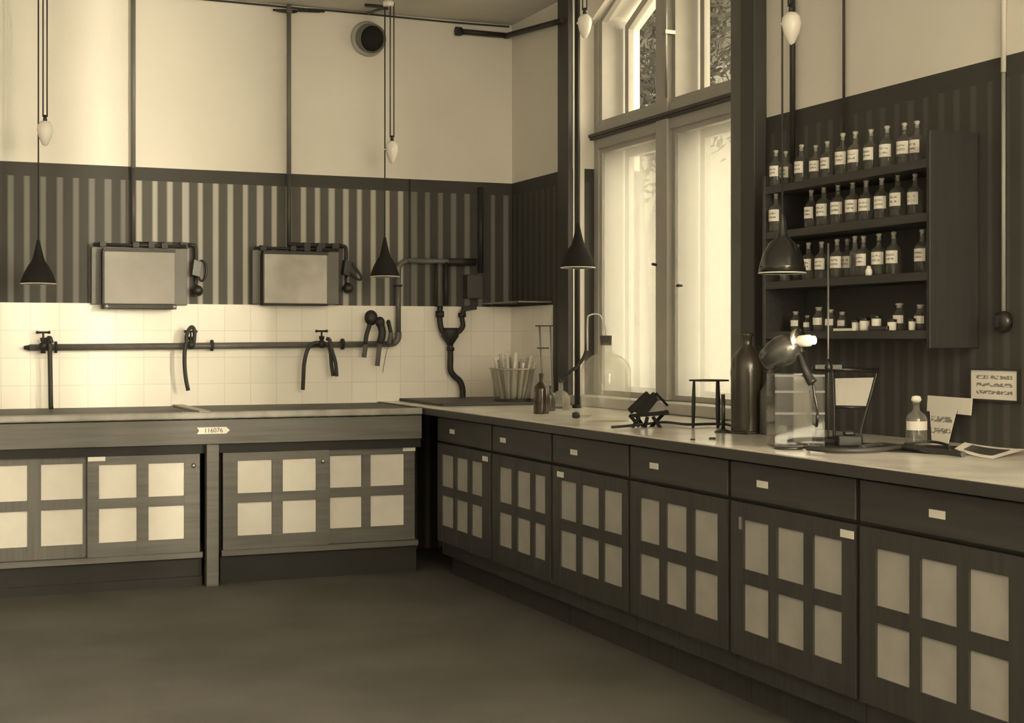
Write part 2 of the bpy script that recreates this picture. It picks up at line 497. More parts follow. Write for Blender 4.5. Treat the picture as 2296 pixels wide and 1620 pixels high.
win.box(XI - .035, XO + .06, YM0, YM1, Z0, 3.39)       # mullion
win.box(XI - .02, XO + .06, YA, YZ, 2.474, 2.612)       # transom
wf_o = struct(win.build('window_1', M_frame, bevel=.004))
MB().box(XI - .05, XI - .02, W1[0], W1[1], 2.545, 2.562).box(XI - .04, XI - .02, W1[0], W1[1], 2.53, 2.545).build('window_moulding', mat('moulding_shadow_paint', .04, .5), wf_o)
MB().box(XR - .02, XO + .1, W1[0] + .001, W1[1] - .001, .951, 1.008).build('window_sill', M_frame, wf_o, bevel=.006)
TOPZ = 3.385
lightsY = [(YA, YM0), (YM1, YZ)]
def upper(a, b, near, inn):
    zc = 3.246 if not inn else 3.215
    zt = TOPZ
    dy = (zt - zc) / .48
    if near: return [(a, 2.612), (b, 2.612), (b, zt), (a + dy, zt), (a, zc)]
    return [(a, 2.612), (b, 2.612), (b, zc), (b - dy, zt), (a, zt)]
for k, (a, b) in enumerate(lightsY):
    for inn, X in ((False, XI), (True, XO)):
        d0 = 0 if not inn else .035
        up = upper(a + d0, b - d0, k == 0, inn)
        mb = MB(); frame_poly(mb, up, inset(up, .030 if not inn else .045), X, X + .035)
        s = mb.build('sash', M_frame, wf_o)
        lo = [(a + d0, Z0), (b - d0, Z0), (b - d0, 2.474), (a + d0, 2.474)]
        mb = MB(); frame_poly(mb, lo, inset(lo, .028 if not inn else .05), X, X + .035)
        s2 = mb.build('sash', M_frame, wf_o)
        ip, il = inset(up, .02), inset(lo, .02)
        if inn:
            MB().prism(ip, X + .014, X + .019).build('pane', M_pane, s)
            MB().prism(il, X + .014, X + .019).build('pane', M_pane, s2)
        else:
            MB().prism(il, X + .014, X + .019).build('pane', M_milk, s2)
    # boards lining the space between the two sashes
    MB().box(XI + .035, XO, a, a + .012, Z0, 2.474).box(XI + .035, XO, b - .012, b, Z0, 2.474).box(XI + .035, XO, a, a + .012, 2.612, 3.20).box(XI + .035, XO, b - .012, b, 2.612, 3.20).build('box_lining', M_frame, wf_o)
# window furniture: casement rod, catch, handles
MB().cyl((XI - .045, 6.895, 2.64), (XI - .045, 6.895, 3.36), .006).box(XI - .06, XI - .0, 6.875, 6.905, 2.98, 3.0).build('window_rod', M_brass, wf_o)
p = on_right(1475, 594, XI - .03); MB().cyl((XI - .03, p.y, p.z), (XI - .03, p.y + .06, p.z + .008), .008).cyl((XI - .03, p.y, p.z), (XI + .0, p.y, p.z), .008).build('window_handle', M_iron, wf_o)
p = on_right(1522, 640, XI - .02); MB().cyl((XI - .02, p.y - .01, p.z), (XI - .02, p.y + .02, p.z), .007).cyl((XI - .02, p.y, p.z), (XI, p.y, p.z), .006).build('window_handle', M_iron, wf_o)
# plain frames in the windows that light the room
for n, (a, b) in ((2, W2), (3, W3)):
    mb = MB(); m_ = (a + b) / 2
    zs_ = 1.35 if n == 2 else .95
    mb.box(3.80, 3.86, a, a + .07, zs_, 3.39).box(3.80, 3.86, b - .07, b, zs_, 3.39).box(3.80, 3.86, m_ - .03, m_ + .03, zs_, 3.39).box(3.80, 3.86, a, b, zs_, zs_ + .06).box(3.80, 3.86, a, b, 2.48, 2.61)
    struct(mb.build('window_%d' % n, M_frame))
mb = MB(); mb.box(.55, .62, YF - .2, YF - .14, 1, 3.3).box(2.18, 2.25, YF - .2, YF - .14, 1, 3.3).box(1.35, 1.45, YF - .2, YF - .14, 1, 3.3).box(.55, 2.25, YF - .2, YF - .14, 1, 1.07).box(.55, 2.25, YF - .2, YF - .14, 2.48, 2.6)
struct(mb.build('window_4', M_frame))

# ================================================================ OUTSIDE
struct(MB().box(4.2, 60, -30, 70, -1.6, -1.4).build('ground_outside', mat('gravel_court', .35, .9, var=.3)))
bld = thing('neighbour_house', (14, 27, -1.4), 'plain neighbouring house seen through the upper right window light', 'building')
MB().box(14, 20, 13, 44, 6.4, 7.8).build('upper_storey', mat('house_render', .045, .9, spec=0.0, var=.1), bld)
MB().box(14, 20, 13, 44, -1.4, 6.0).build('lower_storey', mat('house_lower_render', .145, .9, spec=0.0, var=.2), bld)
MB().box(13.85, 20, 12.9, 44.1, 6.0, 6.4).build('cornice', mat('house_cornice', .05, .9), bld)
MB().prism([(13.6, 7.8), (20.4, 7.8), (17, 8.9)], 12.6, 44.4, 'Y').build('roof', mat('house_roof', .06, .8), bld)
def tree(x, y, h, r, label, seed):
    rnd = random.Random(seed)
    t = thing('garden_tree', (x, y, -1.4), label, 'tree', 'garden trees outside the window')
    MB().tube([(x, y, -1.4), (x + .1, y, .8), (x - .05, y + .1, h - r)], lambda u: .16 - .08 * u, 10).tube([(x, y, 2), (x + .5, y + .3, 3.2), (x + .9, y + .2, 4.4)], lambda u: .07 - .04 * u, 8).tube([(x, y, 2.2), (x - .5, y - .4, 3.4), (x - .8, y - .5, 4.8)], lambda u: .07 - .04 * u, 8).build('trunk', mat('bark', .06, .9), t)
    mb = MB()
    for _ in range(4200):
        a, b_ = rnd.uniform(0, 2 * math.pi), math.acos(rnd.uniform(-1, 1)); q = rnd.uniform(.35, 1) ** .5 * r * (1 + .25 * math.sin(3 * a + b_ * 4))
        c = Vector((x + q * math.sin(b_) * math.cos(a), y + q * math.sin(b_) * math.sin(a), h - r + q * 1.25 * math.cos(b_)))
        u = Vector((rnd.gauss(0, 1), rnd.gauss(0, 1), rnd.gauss(0, 1))).normalized(); v = u.orthogonal().normalized(); s_ = rnd.uniform(.05, .11)
        mb.add([c - u * s_, c + v * s_ * .5, c + u * s_, c - v * s_ * .5], [(0, 1, 2, 3)])
    mb.build('foliage', mat('leaves', .02, .8, spec=0.0), t)
tree(8.6, 16.6, 6.9, 1.55, 'leafy garden tree filling the upper left window light', 1)
tree(10.4, 21.0, 7.8, 1.7, 'leafy garden tree farther off, beside the house corner', 2)

# ================================================================ BACK BENCH
bench = thing('sink_bench', (1.0, 8.3, 0), 'long dark slate-topped sink bench with worn wooden lip under the tiled wall', 'bench')
XBR = 2.715
MB().box(XL + .02, XBR, 7.93, YB - .013, .905, .940).build('worktop', M_slate, bench)
MB().box(XL + .02, XBR, 7.885, 7.93, .908, .946).build('front_lip', M_lip, bench, bevel=.008)
MB().box(XL + .02, XBR, 7.905, 7.93, .770, .903).build('apron', M_woodx, bench, bevel=.002)
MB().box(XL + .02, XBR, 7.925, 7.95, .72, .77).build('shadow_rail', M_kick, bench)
p0, p1 = on_back(462, 1100, 7.9), on_back(490, 1100, 7.9)
MB().box(p0.x, p1.x, 7.885, 7.945, 0, .769).build('leg', M_woodx, bench, bevel=.004)
MB().box(XL + .4, XL + .46, 7.885, 7.945, 0, .769).build('leg', M_woodx, bench)
c = on_back(432, 915, 8.3)
MB().box(c.x - .03, c.x + .03, 7.93, YB - .02, .9405, .95).build('trough_divider', M_lip, bench)
# number plate on the apron
a, b = on_back(441, 957, 7.905), on_back(515, 972, 7.905)
zc = (a.z + b.z) / 2
poly = [(a.x, zc - .018), (b.x - .02, zc - .018), (b.x, zc), (b.x - .02, zc + .018), (a.x, zc + .018), (a.x + .012, zc)]
pl = MB().prism(poly, 7.900, 7.9045, 'Y').build('number_plate', M_plate, bench)
text('116076', .034, M_ink, pl, ((a.x + b.x) / 2, 7.8995, zc), (math.pi / 2, 0, 0))

# cupboards below: sliding doors with cream panels
def slide_door(parent, X0, X1, Yf, z0, z1, cols, rows, wood_m, plate=None, pull=None):
    mb = MB(); xs = [X0] + [v for c_ in cols for v in c_] + [X1]
    for i in range(0, len(xs), 2): mb.box(xs[i], xs[i + 1], Yf, Yf + .025, z0, z1)
    zs = [z0] + [v for r_ in rows for v in r_] + [z1]
    for i in range(0, len(zs), 2):
        for c_ in cols: mb.box(c_[0], c_[1], Yf + .001, Yf + .024, zs[i], zs[i + 1])
    d = mb.build('door', wood_m, parent)
    pb = MB()
    for c_ in cols:
        for r_ in rows: pb.box(c_[0], c_[1], Yf + .010, Yf + .014, r_[0], r_[1])
    pb.build('door_panels', M_cloth, d)
    if plate:
        MB().box(plate[0], plate[1], Yf - .003, Yf, plate[2], plate[3]).build('label_plate', M_plate, d)
    if pull:
        MB().lathe([(.010, 0), (.012, .004), (.004, .008)], (pull[0], Yf, pull[1]), 12, (0, -1, 0)).build('keyhole_plate', M_brass, d)
    return d
def bx(px, Y): return on_back(px, 760, Y).x
rows_b = [(.261, .442), (.494, .673)]
YD, YE = 7.93, 7.962
c1 = thing('sink_cupboard', (.9, 8.3, 0), 'low cupboard with sliding cream-panelled doors, left of the bench leg', 'cupboard', 'cupboards under the sink bench')
MB().box(-.55, bx(452, YE), 7.99, 8.78, .155, .715).box(-.55, bx(452, YE), 7.95, 8.78, .0, .05).build('carcass', M_kick, c1)
MB().box(-.55, bx(452, YE), 7.925, 7.99, .155, .185).build('bottom_rail', M_woodx, c1)
MB().box(-.55, bx(452, YE), 7.965, 7.985, .05, .155).build('plinth', M_kick, c1)
slide_door(c1, bx(196, YD), bx(448, YD), YD, .186, .718, [(bx(222, YD), bx(307, YD)), (bx(333, YD), bx(414, YD))], rows_b, M_woodx,
           (bx(197, YD), bx(236, YD), .695, .718), (bx(434, YD), .655))
slide_door(c1, -.20, bx(205, YE), YE, .186, .718, [(-.1, bx(62, YE)), (bx(92, YE), bx(186, YE))], [(.255, .442), (.496, .682)], M_woodz)
c2 = thing('sink_cupboard', (2.2, 8.3, 0), 'low cupboard with sliding cream-panelled doors, right of the bench leg', 'cupboard', 'cupboards under the sink bench')
MB().box(bx(494, YE), 2.70, 7.99, 8.78, .155, .715).build('carcass', M_kick, c2)
MB().box(bx(494, YE), 2.70, 7.925, 7.99, .155, .185).build('bottom_rail', M_woodx, c2)
MB().box(bx(494, YE), 2.70, 7.965, 7.985, .0, .155).build('plinth', M_kick, c2)
slide_door(c2, bx(500, YD), bx(738, YD), YD, .186, .718, [(bx(533, YD), bx(610, YD)), (bx(634, YD), bx(709, YD))], rows_b, M_woodx, None, (bx(724, YD), .655))
slide_door(c2, bx(715, YE), 2.69, YE, .186, .718, [(bx(740, YE), bx(811, YE)), (bx(831, YE), bx(906, YE))], [(.27, .445), (.5, .68)], M_woodx,
           (bx(903, YE), bx(931, YE), .695, .715))

# ================================================================ WINDOW BENCH
wt = thing('window_worktop', (3.2, 5, .9), 'long pale worktop running under the window along the dark cupboards', 'worktop')
MB().box(2.722, XR - .001, .8, YB - .013, .908, .9445).build('worktop_edge', mat('dark_edge_wood', .03, .5), wt)
MB().box(2.735, XR - .001, .81, YB - .013, .9445, .949).build('worktop_surface', M_top, wt)
TZ = .949

units = [(6.103 + .775, 7.722), (6.103, 6.858), (5.311, 6.103), (4.508, 5.311), (3.733, 4.508), (2.95, 3.733)]
pane_px = [[(994, 1019.6), (1027, 1052), (1060.5, 1084.7)], [(1123, 1151), (1163, 1192.6), (1202, 1226.5)], [(1260.5, 1296), (1308, 1347), (1358, 1399)],
           [(1439.5, 1483), (1498, 1544), (1561, 1614)], [(1672, 1728), (1747, 1807), (1828, 1893)], [(1969, 2045), (2069, 2151), (2178, 2268)]]
starts = [7.722, 6.858, 6.103, 5.311, 4.508, 3.733, 2.955]
bounds = [7.79, 6.95, 6.19, 5.40, 4.60, 3.82, 3.045]
XD = 2.765
names = ['in the dark inner corner', 'second from the corner', 'third from the corner', 'fourth from the corner',
         'fifth, with keyhole plate', 'at the near end, with the largest panels']
rows_r = [(.293, .462), (.514, .692)]
drawer_label_px = [1014, 1128, 1287, 1467, 1710, None]
door_label_px = [1088, None, 1257, None, 1900, None]
M_woodd = wood('shaded_door_wood', .036, 'Z')  # bench wood darkened: shade on the window bench is in the colour
M_woodd2 = wood('shaded_drawer_wood', .036, 'Y')
for i in range(6):
    y1 = bounds[i]; y0 = bounds[i + 1]
    u = thing('bench_cupboard', (3.2, (y0 + y1) / 2, 0), 'dark bench cupboard with six cream door panels, ' + names[i], 'cupboard', 'dark cupboards under the window bench')
    MB().box(2.80, 3.62, y0 + .002, y1 - .002, .12, .906).box(2.86, 3.60, y0 + .002, y1 - .002, 0, .12).build('carcass', M_woodd, u)
    dr = MB().box(XD, 2.80, y0 + .012, y1 - .012, .765, .898).build('drawer', M_woodd2, u, bevel=.004)
    lp = drawer_label_px[i]
    yy = on_right(lp, 900, XD).y if lp else (y0 + y1) / 2
    MB().box(XD - .003, XD, yy - .035, yy + .035, .818, .842).build('label_plate', M_plate, dr)
    cols = []
    for a, b in pane_px[i]:
        ya, yb = on_right(a, 900, XD + .01).y, on_right(b, 900, XD + .01).y
        cols.append((yb, ya))
    cols.sort()
    z0, z1 = .20, .752
    mb = MB(); yl = [y0 + .012] + [v for c_ in cols for v in c_] + [y1 - .012]
    for k in range(0, len(yl), 2): mb.box(XD, 2.795, yl[k], yl[k + 1], z0, z1)
    zs = [z0] + [v for r_ in rows_r for v in r_] + [z1]
    for k in range(0, len(zs), 2):
        for c_ in cols: mb.box(XD + .001, 2.794, c_[0], c_[1], zs[k], zs[k + 1])
    d = mb.build('door', M_woodd, u)
    pb = MB()
    for c_ in cols:
        for r_ in rows_r: pb.box(XD + .008, XD + .014, c_[0], c_[1], r_[0], r_[1])
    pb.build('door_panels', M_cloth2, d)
    dl = door_label_px[i]
    if dl:
        yy = on_right(dl, 900, XD).y
        MB().box(XD - .003, XD, yy - .035, yy + .035, .705, .73).build('label_plate', M_plate, d)
    if i == 4:
        yy = on_right(1661, 900, XD).y
        MB().box(XD - .004, XD, yy - .008, yy + .008, .655, .70).build('keyhole_plate', M_brass, d)

# ================================================================ PIPES ON THE BACK WALL
def bw(px, py, Y): return on_back(px, py, Y)
PY = YB - .07
sup = thing('water_pipe', bw(500, 773, PY), 'long horizontal water pipe along the white tiles, turning up at its right end', 'pipe')
pp = [bw(62, 778, PY), bw(300, 777, PY), bw(700, 773, PY), bw(868, 770, PY)]
zl = 1.30
mb = MB(); mb.tube([bw(66, 779, PY), bw(870, 771, PY)], .0195, 14, False)
mb.tube([bw(869, 771, PY), bw(884, 768, PY), bw(892, 758, PY), bw(893, 744, PY)], .0205, 14)
mb.tube([bw(893, 745, PY), bw(893, 612, PY)], .0175, 14, False)
mb.tube([bw(893, 613, PY), bw(894, 600, PY), bw(901, 589, PY), bw(914, 584, PY)], .0175, 14)
mb.tube([bw(913, 584, PY), bw(1066, 587, PY)], .0165, 14, False)
mb.build('pipe_run', M_pipe, sup)
for px, py in ((125, 778), (475, 774), (768, 771)):
    c = bw(px, py, PY)
    MB().lathe([(.034, -.007), (.034, .007)], c, 18, (1, 0, 0)).cyl(c, (c.x, YB - .013, c.z), .01).build('pipe_clip', M_iron, sup)
c = bw(1030, 586, PY); MB().tube([bw(1005, 587, PY), bw(1066, 587, PY)], .024, 14, False).build('end_fitting', M_iron, sup)
c = bw(893, 640, PY); MB().cyl(c, (c.x, YB - .001, c.z), .008).lathe([(.026, -.006), (.026, .006)], c, 16).build('pipe_clip', M_iron, sup)
MB().cyl(bw(66, 779, PY), bw(66, 779, PY) - Vector((.03, 0, 0)), .016, .010).build('end_cap', M_iron, sup)

def tap(px, py, label, cross=True):
    c = bw(px, py, PY)
    t = thing('water_tap', c, label, 'tap', 'taps on the wall pipe')
    MB().cyl(c, c + Vector((0, -.055, 0)), .016).sphere(c + Vector((0, -.055, .0)), .026).cyl(c + Vector((0, -.055, 0)), c + Vector((0, -.055, .05)), .012).lathe([(.016, 0), (.017, .02)], c + Vector((0, -.055, .03)), 12).build('valve_body', M_iron, t)
    h = MB().cyl(c + Vector((0, -.055, .045)), c + Vector((0, -.055, .078)), .0055)
    h.cyl(c + Vector((-.032, -.055, .08)), c + Vector((.032, -.055, .08)), .006)
    for s in (-1, 1): h.sphere(c + Vector((s * .032, -.055, .08)), .009)
    h.build('tap_handle', M_iron, t)
    return c
c = tap(95, 776, 'leftmost wall tap, T-handled, with a black hose dropping to the bench')
MB().tube([c + Vector((0, -.055, .0)), c + Vector((.03, -.08, .05)), c + Vector((.045, -.085, .02))], .012).cyl(c + Vector((.0, -.055, -.005)), c + Vector((.0, -.055, -.04)), .014).build('spout', M_iron, [o for o in bpy.data.objects if o.name == 'water_tap'][0])
c2_ = tap(424, 773, 'middle wall tap with a rubber hose looped over it')
c3 = tap(716, 771, 'right-hand T-handled wall tap between two hanging hoses')
def hose(pts, r, label, name='rubber_hose', m=None, group='rubber hoses on the taps'):
    o = MB().tube(pts, r, 10).build(name, m or M_rub, None)
    return tag(o, label, 'hose', group)
H = PY - .07
hose([bw(107, 764, H), bw(111, 768, H), bw(112, 790, H), bw(113, 850, H), bw(114, 905, H), bw(115, 918, H + .05)], .0135, 'straight black hose running from the leftmost tap down into the sink')
hose([bw(419, 770, H), bw(418, 755, H), bw(424, 738, H), bw(431, 733, H), bw(436, 742, H), bw(435, 765, H), bw(431, 778, H + .02)], .0115, 'black hose looped up over the middle tap')
hose([bw(417, 768, H - .015), bw(414, 790, H - .015), bw(414, 820, H - .015), bw(417, 850, H - .015), bw(422, 875, H - .015)], .0125, 'black hose end hanging free below the middle tap')
hose([bw(714, 768, H), bw(700, 771, H - .01), bw(689, 785, H - .02), bw(682, 815, H - .02), bw(680, 850, H - .01), bw(679, 873, H)], .0125, 'black hose arching left from the right-hand tap')
hose([bw(728, 770, H), bw(736, 774, H - .01), bw(741, 790, H - .02), bw(743, 815, H - .01), bw(747, 842, H)], .0115, 'shorter limb of the two hoses hanging right of the right-hand tap')
hose([bw(732, 759, H - .02), bw(739, 762, H - .03), bw(744, 785, H - .04), bw(752, 812, H - .03), bw(755, 843, H - .02)], .0115, 'longer curved hose hanging right of the right-hand tap')

# clamps hung on the pipe
def clamp_tool(pts, r1, label, headr, tail):
    base = pts[0]
    t = thing('bench_clamp', base, label, 'clamp', 'tools hanging on the pipe')
    MB().tube(pts, r1, 10).build('shank', M_iron, t)
    MB().sphere(pts[0], headr, 16, 10, 1.15).build('jaw', M_iron, t)
    MB().tube(tail, .015, 10, False).build('handle', mat('worn_tool_handle', .12, .7), t)
HC = PY - .06
clamp_tool([bw(832, 712, HC), bw(828, 730, HC), bw(822, 750, HC), bw(819, 770, HC)], .014, 'dark clamp with a round head, leftmost of the tools hung on the pipe', .042, [bw(820, 772, HC - .01), bw(816, 801, HC - .01)])
clamp_tool([bw(852, 722, HC - .03), bw(857, 745, HC - .03), bw(853, 768, HC - .03)], .024, 'thick dark clamp in the middle of the tools, hanging lowest', .030, [bw(851, 772, HC - .02), bw(846, 820, HC - .02)])
clamp_tool([bw(871, 722, HC), bw(876, 745, HC), bw(877, 770, HC)], .013, 'slim dark clamp hanging nearest the upright pipe', .014, [bw(877, 745, HC), bw(873, 771, HC)])
tag(MB().tube([bw(869, 780, PY), bw(864, 800, PY), bw(858, 834, PY + .03)], .0022, 6).build('thin_string', mat('string', .25, .8)), 'thin string trailing below the hanging tools', 'string')

PT = YB - .085
# waste funnel and trap
tr = thing('waste_trap', bw(1010, 760, PT), 'black iron waste funnel and S-bent drain pipe on the tiles', 'drain')
MB().lathe([(.012, 0), (.028, .03), (.056, .07), (.059, .11), (.054, .125)], bw(1009, 768, PT) - Vector((0, 0, .03)), 24).build('funnel', M_iron, tr)
MB().tube([bw(1009, 765, PT), bw(1010, 800, PT), bw(1010, 828, PT), bw(1018, 842, PT), bw(1031, 854, PT), bw(1037, 872, PT), bw(1037, 896, PT)], .0195, 12).lathe([(.025, -.012), (.025, .012)], bw(1010, 782, PT), 14).build('drain_pipe', M_iron, tr)
MB().tube([bw(987, 686, PT), bw(986, 715, PT), bw(990, 738, PT), bw(998, 748, PT)], .018, 12).lathe([(.028, -.02), (.028, .02)], bw(986, 704, PT), 14).build('left_inlet', M_iron, tr)
MB().tube([bw(1052, 690, PT), bw(1040, 695, PT), bw(1036, 712, PT), bw(1038, 730, PT), bw(1030, 742, PT), bw(1018, 748, PT)], .016, 12).lathe([(.026, -.014), (.026, .014)], bw(1036, 706, PT), 14).build('right_inlet', M_iron, tr)
MB().obox(bw(1052, 690, PT), (.045, 0, .006), (0, .02, 0), (-.002, 0, .016)).build('trap_bracket', M_iron, tr)
MB().tube([bw(1000, 588, PY), bw(1000, 684, PT)], .016, 12, False).build('riser_pipe', M_iron, sup)
MB().tube([bw(978, 588, PY), bw(978, 687, PY)], .009, 10, False).build('riser_pipe', M_iron, sup)
tag(MB().tube([bw(1078, 420, YB - .03), bw(1078, 612, YB - .03)], .017, 12, False).cyl(bw(1078, 440, YB - .03), bw(1078, 440, YB), .008).cyl(bw(1078, 600, YB - .03), bw(1078, 600, YB), .008).build('stub_pipe', M_iron), 'short black upright pipe near the room corner', 'pipe')
bk = MB().box(bw(1046, 0, PY).x, bw(1082, 0, PY).x, YB - .09, YB - .001, bw(1046, 668, PY).z, bw(1046, 615, PY).z)
tag(bk.build('meter_box', mat('meter_box_paint', .055, .6), bevel=.006), 'small dark box on the striped wall beside the corner', 'box')
tag(MB().tube([bw(918, 402, YB - .006), bw(918, 578, YB - .006)], .004, 8, False).build('wall_wire', M_rub), 'thin wire down the striped wall to the water pipe', 'wire')

# conduits from the ceiling
def conduit(px0, px1, ytop, box, ye, xe, label, ball, loop):
    top = bw(px0, 0, YB - .03); top.z = ZC
    t = thing('electric_conduit', bw(px1, 545, YB - .03), label, 'conduit', 'upright conduits on the back wall')
    a = bw(px1, ye, YB - .03)
    MB().tube([(a.x, YB - .03, ZC - .001), (a.x, YB - .03, 2.35)], .0135, 12, False).build('upper_conduit', M_gpipe, t)
    MB().tube([(a.x, YB - .03, 2.352), (a.x, YB - .03, a.z)], .0135, 12, False).build('lower_conduit', mat('dark_conduit_paint', .06, .5), t)
    b = bw(xe, ye + 2, YB - .03)
    MB().tube([(a.x - .01, YB - .03, a.z), (b.x - .03, YB - .03, a.z)], .0135, 12, False).tube([(b.x - .03, YB - .03, a.z), (b.x - .006, YB - .03, a.z - .006), (b.x, YB - .03, a.z - .03), (b.x, YB - .03, a.z - .11)], .012, 12).build('branch_conduit', M_iron, t)
    for f in (.3, .55, .8):
        x_ = a.x + (b.x - a.x) * f
        MB().box(x_ - .022, x_ + .022, YB - .055, YB - .001, a.z - .024, a.z + .014).build('branch_clip', M_iron, t)
    # socket, looped flex, ball knob
    s = Vector((b.x, YB - .03, a.z - .12))
    MB().obox(s + Vector((.0, -.01, -.02)), (.022, 0, -.006), (0, .03, 0), (.006, 0, .045)).build('socket', M_black, t)
    MB().tube([s + Vector(q) for q in loop], .0075, 8).build('flex_loop', M_black, t)
    k = s + Vector((.0, -.01, ball))
    MB().tube([s + Vector((0, 0, -.05)), (k.x, YB - .03, k.z)], .009, 8, False).sphere(k + Vector((.005, -.02, 0)), .034, 18, 12).cyl(k + Vector((0, -.01, 0)), (k.x, YB - .001, k.z), .014).build('ball_knob', M_black, t)
    MB().sphere((a.x, YB - .03, ZC - .04), .02).build('ceiling_elbow', M_gpipe, t)
conduit(291, 299, 0, None, 546, 439, 'upright grey conduit ending in a switch beside the left wall box', -.155, [(.0, -.02, -.0), (.03, -.03, .025), (.055, -.04, -.01), (.052, -.04, -.065), (.03, -.03, -.095), (.012, -.02, -.07), (.01, -.01, -.02)])
conduit(632, 648, 0, None, 548, 776, 'upright grey conduit ending in a switch beside the right wall box', -.145, [(.0, -.02, .01), (.03, -.03, .01), (.065, -.045, -.04), (.085, -.05, -.08), (.065, -.05, -.09), (.025, -.03, -.055), (.0, -.02, -.03)])

# the two flat wall boxes
def wall_box(bp, fp, yt, yb, ft, fb, label, trough):
    Y0, Y1 = YB - .05, YB - .12
    a, b = bw(bp[0], yt, Y0), bw(bp[1], yb, Y0)
    t = thing('wall_light_box', ((a.x + b.x) / 2, YB, b.z), label, 'wall box', 'flat boxes on the striped wall')
    MB().box(a.x, b.x, Y0, YB - .001, b.z, a.z).build('back_board', M_board, t, bevel=.004)
    c, d = bw(fp[0], ft, Y1), bw(fp[1], fb, Y1)
    MB().box(c.x, d.x, Y1, Y0 - .0005, d.z, c.z).build('front_panel', M_enam if trough else M_enam2, t, bevel=.006)
    MB().box(c.x - .004, d.x + .004, Y1 - .004, Y0, c.z, c.z + .018).box(c.x - .008, c.x - .001, Y1 - .006, Y0 - .001, d.z, c.z).build('panel_edging', M_iron, t)
    MB().box(c.x - .008, d.x + .006, Y1 - (.03 if trough else .004), Y0, d.z - (.03 if trough else .012), d.z - .001).build('lower_edge', M_iron, t, bevel=.004)
    if trough:
        MB().sphere((c.x + .01, Y1 - .035, d.z - .016), .014).sphere((d.x - .01, Y1 - .035, d.z - .016), .014).build('edge_knobs', M_brass, t)
    mb = MB()
    mb.cyl((a.x + .01, Y0 - .015, a.z + .012), (b.x - .01, Y0 - .015, a.z + .012), .009)
    for f in (.08, .42, .58, .72): mb.box(a.x + (b.x - a.x) * f, a.x + (b.x - a.x) * f + .035, Y0 - .035, Y0 + .02, a.z - .002, a.z + .028)
    mb.build('top_fittings', M_iron, t)
wall_box((205, 420), (233, 392), 552, 684, 562, 682, 'flat enamel wall box with a plain bright panel, left of the two', True)
wall_box((566, 760), (592, 734), 560, 683, 568, 681, 'flat enamel wall box with streaked bright panel, right of the two', False)

# ventilator
v = thing('round_ventilator', bw(825, 90, YB), 'round wall ventilator with a dark mouth near the ceiling', 'ventilator')
c = bw(824, 88, YB)
MB().lathe([(.108, 0), (.112, .012), (.10, .03), (.085, .035)], c, 36, (0, -1, 0)).build('wall_collar', mat('vent_collar_paint', .42, .5), v)
c_ = c + Vector((0, -.03, 0)); ax = Vector((.12, -1, -.22)).normalized()
MB().lathe([(.092, 0), (.088, .06), (.090, .064), (.082, .064), (.08, .02), (.0001, .018)], c_, 36, ax, cap=False).build('vent_pipe', mat('vent_pipe_paint', .16, .5), v)
MB().lathe([(.0001, .03), (.078, .03), (.078, .05), (.0001, .05)], c_, 30, ax, cap=False).build('vent_mouth', mat('vent_dark', .01, .9), v)

# wires under the ceiling
wz = ZC - .012
pts = [Vector((XL + .1, YB - .012, wz)), Vector((bw(560, 0, YB).x, YB - .012, wz)), Vector((bw(610, 0, YB).x, YB - .03, wz - .03)), Vector((bw(655, 0, YB).x, YB - .03, wz - .035)), Vector((bw(690, 0, YB).x, YB - .012, wz - .002)),
       Vector((bw(830, 0, YB).x, YB - .012, wz)), Vector((bw(1000, 0, YB).x, YB - .012, wz - .004)), Vector((bw(1140, 0, YB).x, YB - .012, wz))]
tag(MB().tube(pts, .006, 8).build('ceiling_wire', M_rub), 'dark cable along the top of the back wall, sagging at a fixing', 'cable')
a_ = bw(1028, 70, YB - .04); b_ = bw(1140, 80, YB - .04); e_ = on_right(1262, 46, XR - .05)
tag(MB().tube([a_, b_ + Vector((0, 0, 0))], .018, 10, False).tube([b_, Vector((XR - .05, YB - .05, b_.z)), e_], .018, 10).lathe([(.028, -.02), (.028, .02)], a_, 14, (1, 0, 0)).cyl(a_, a_ + Vector((0, .04, 0)), .01).build('heating_pipe', M_iron), 'thick black pipe running round the room corner below the ceiling', 'pipe')

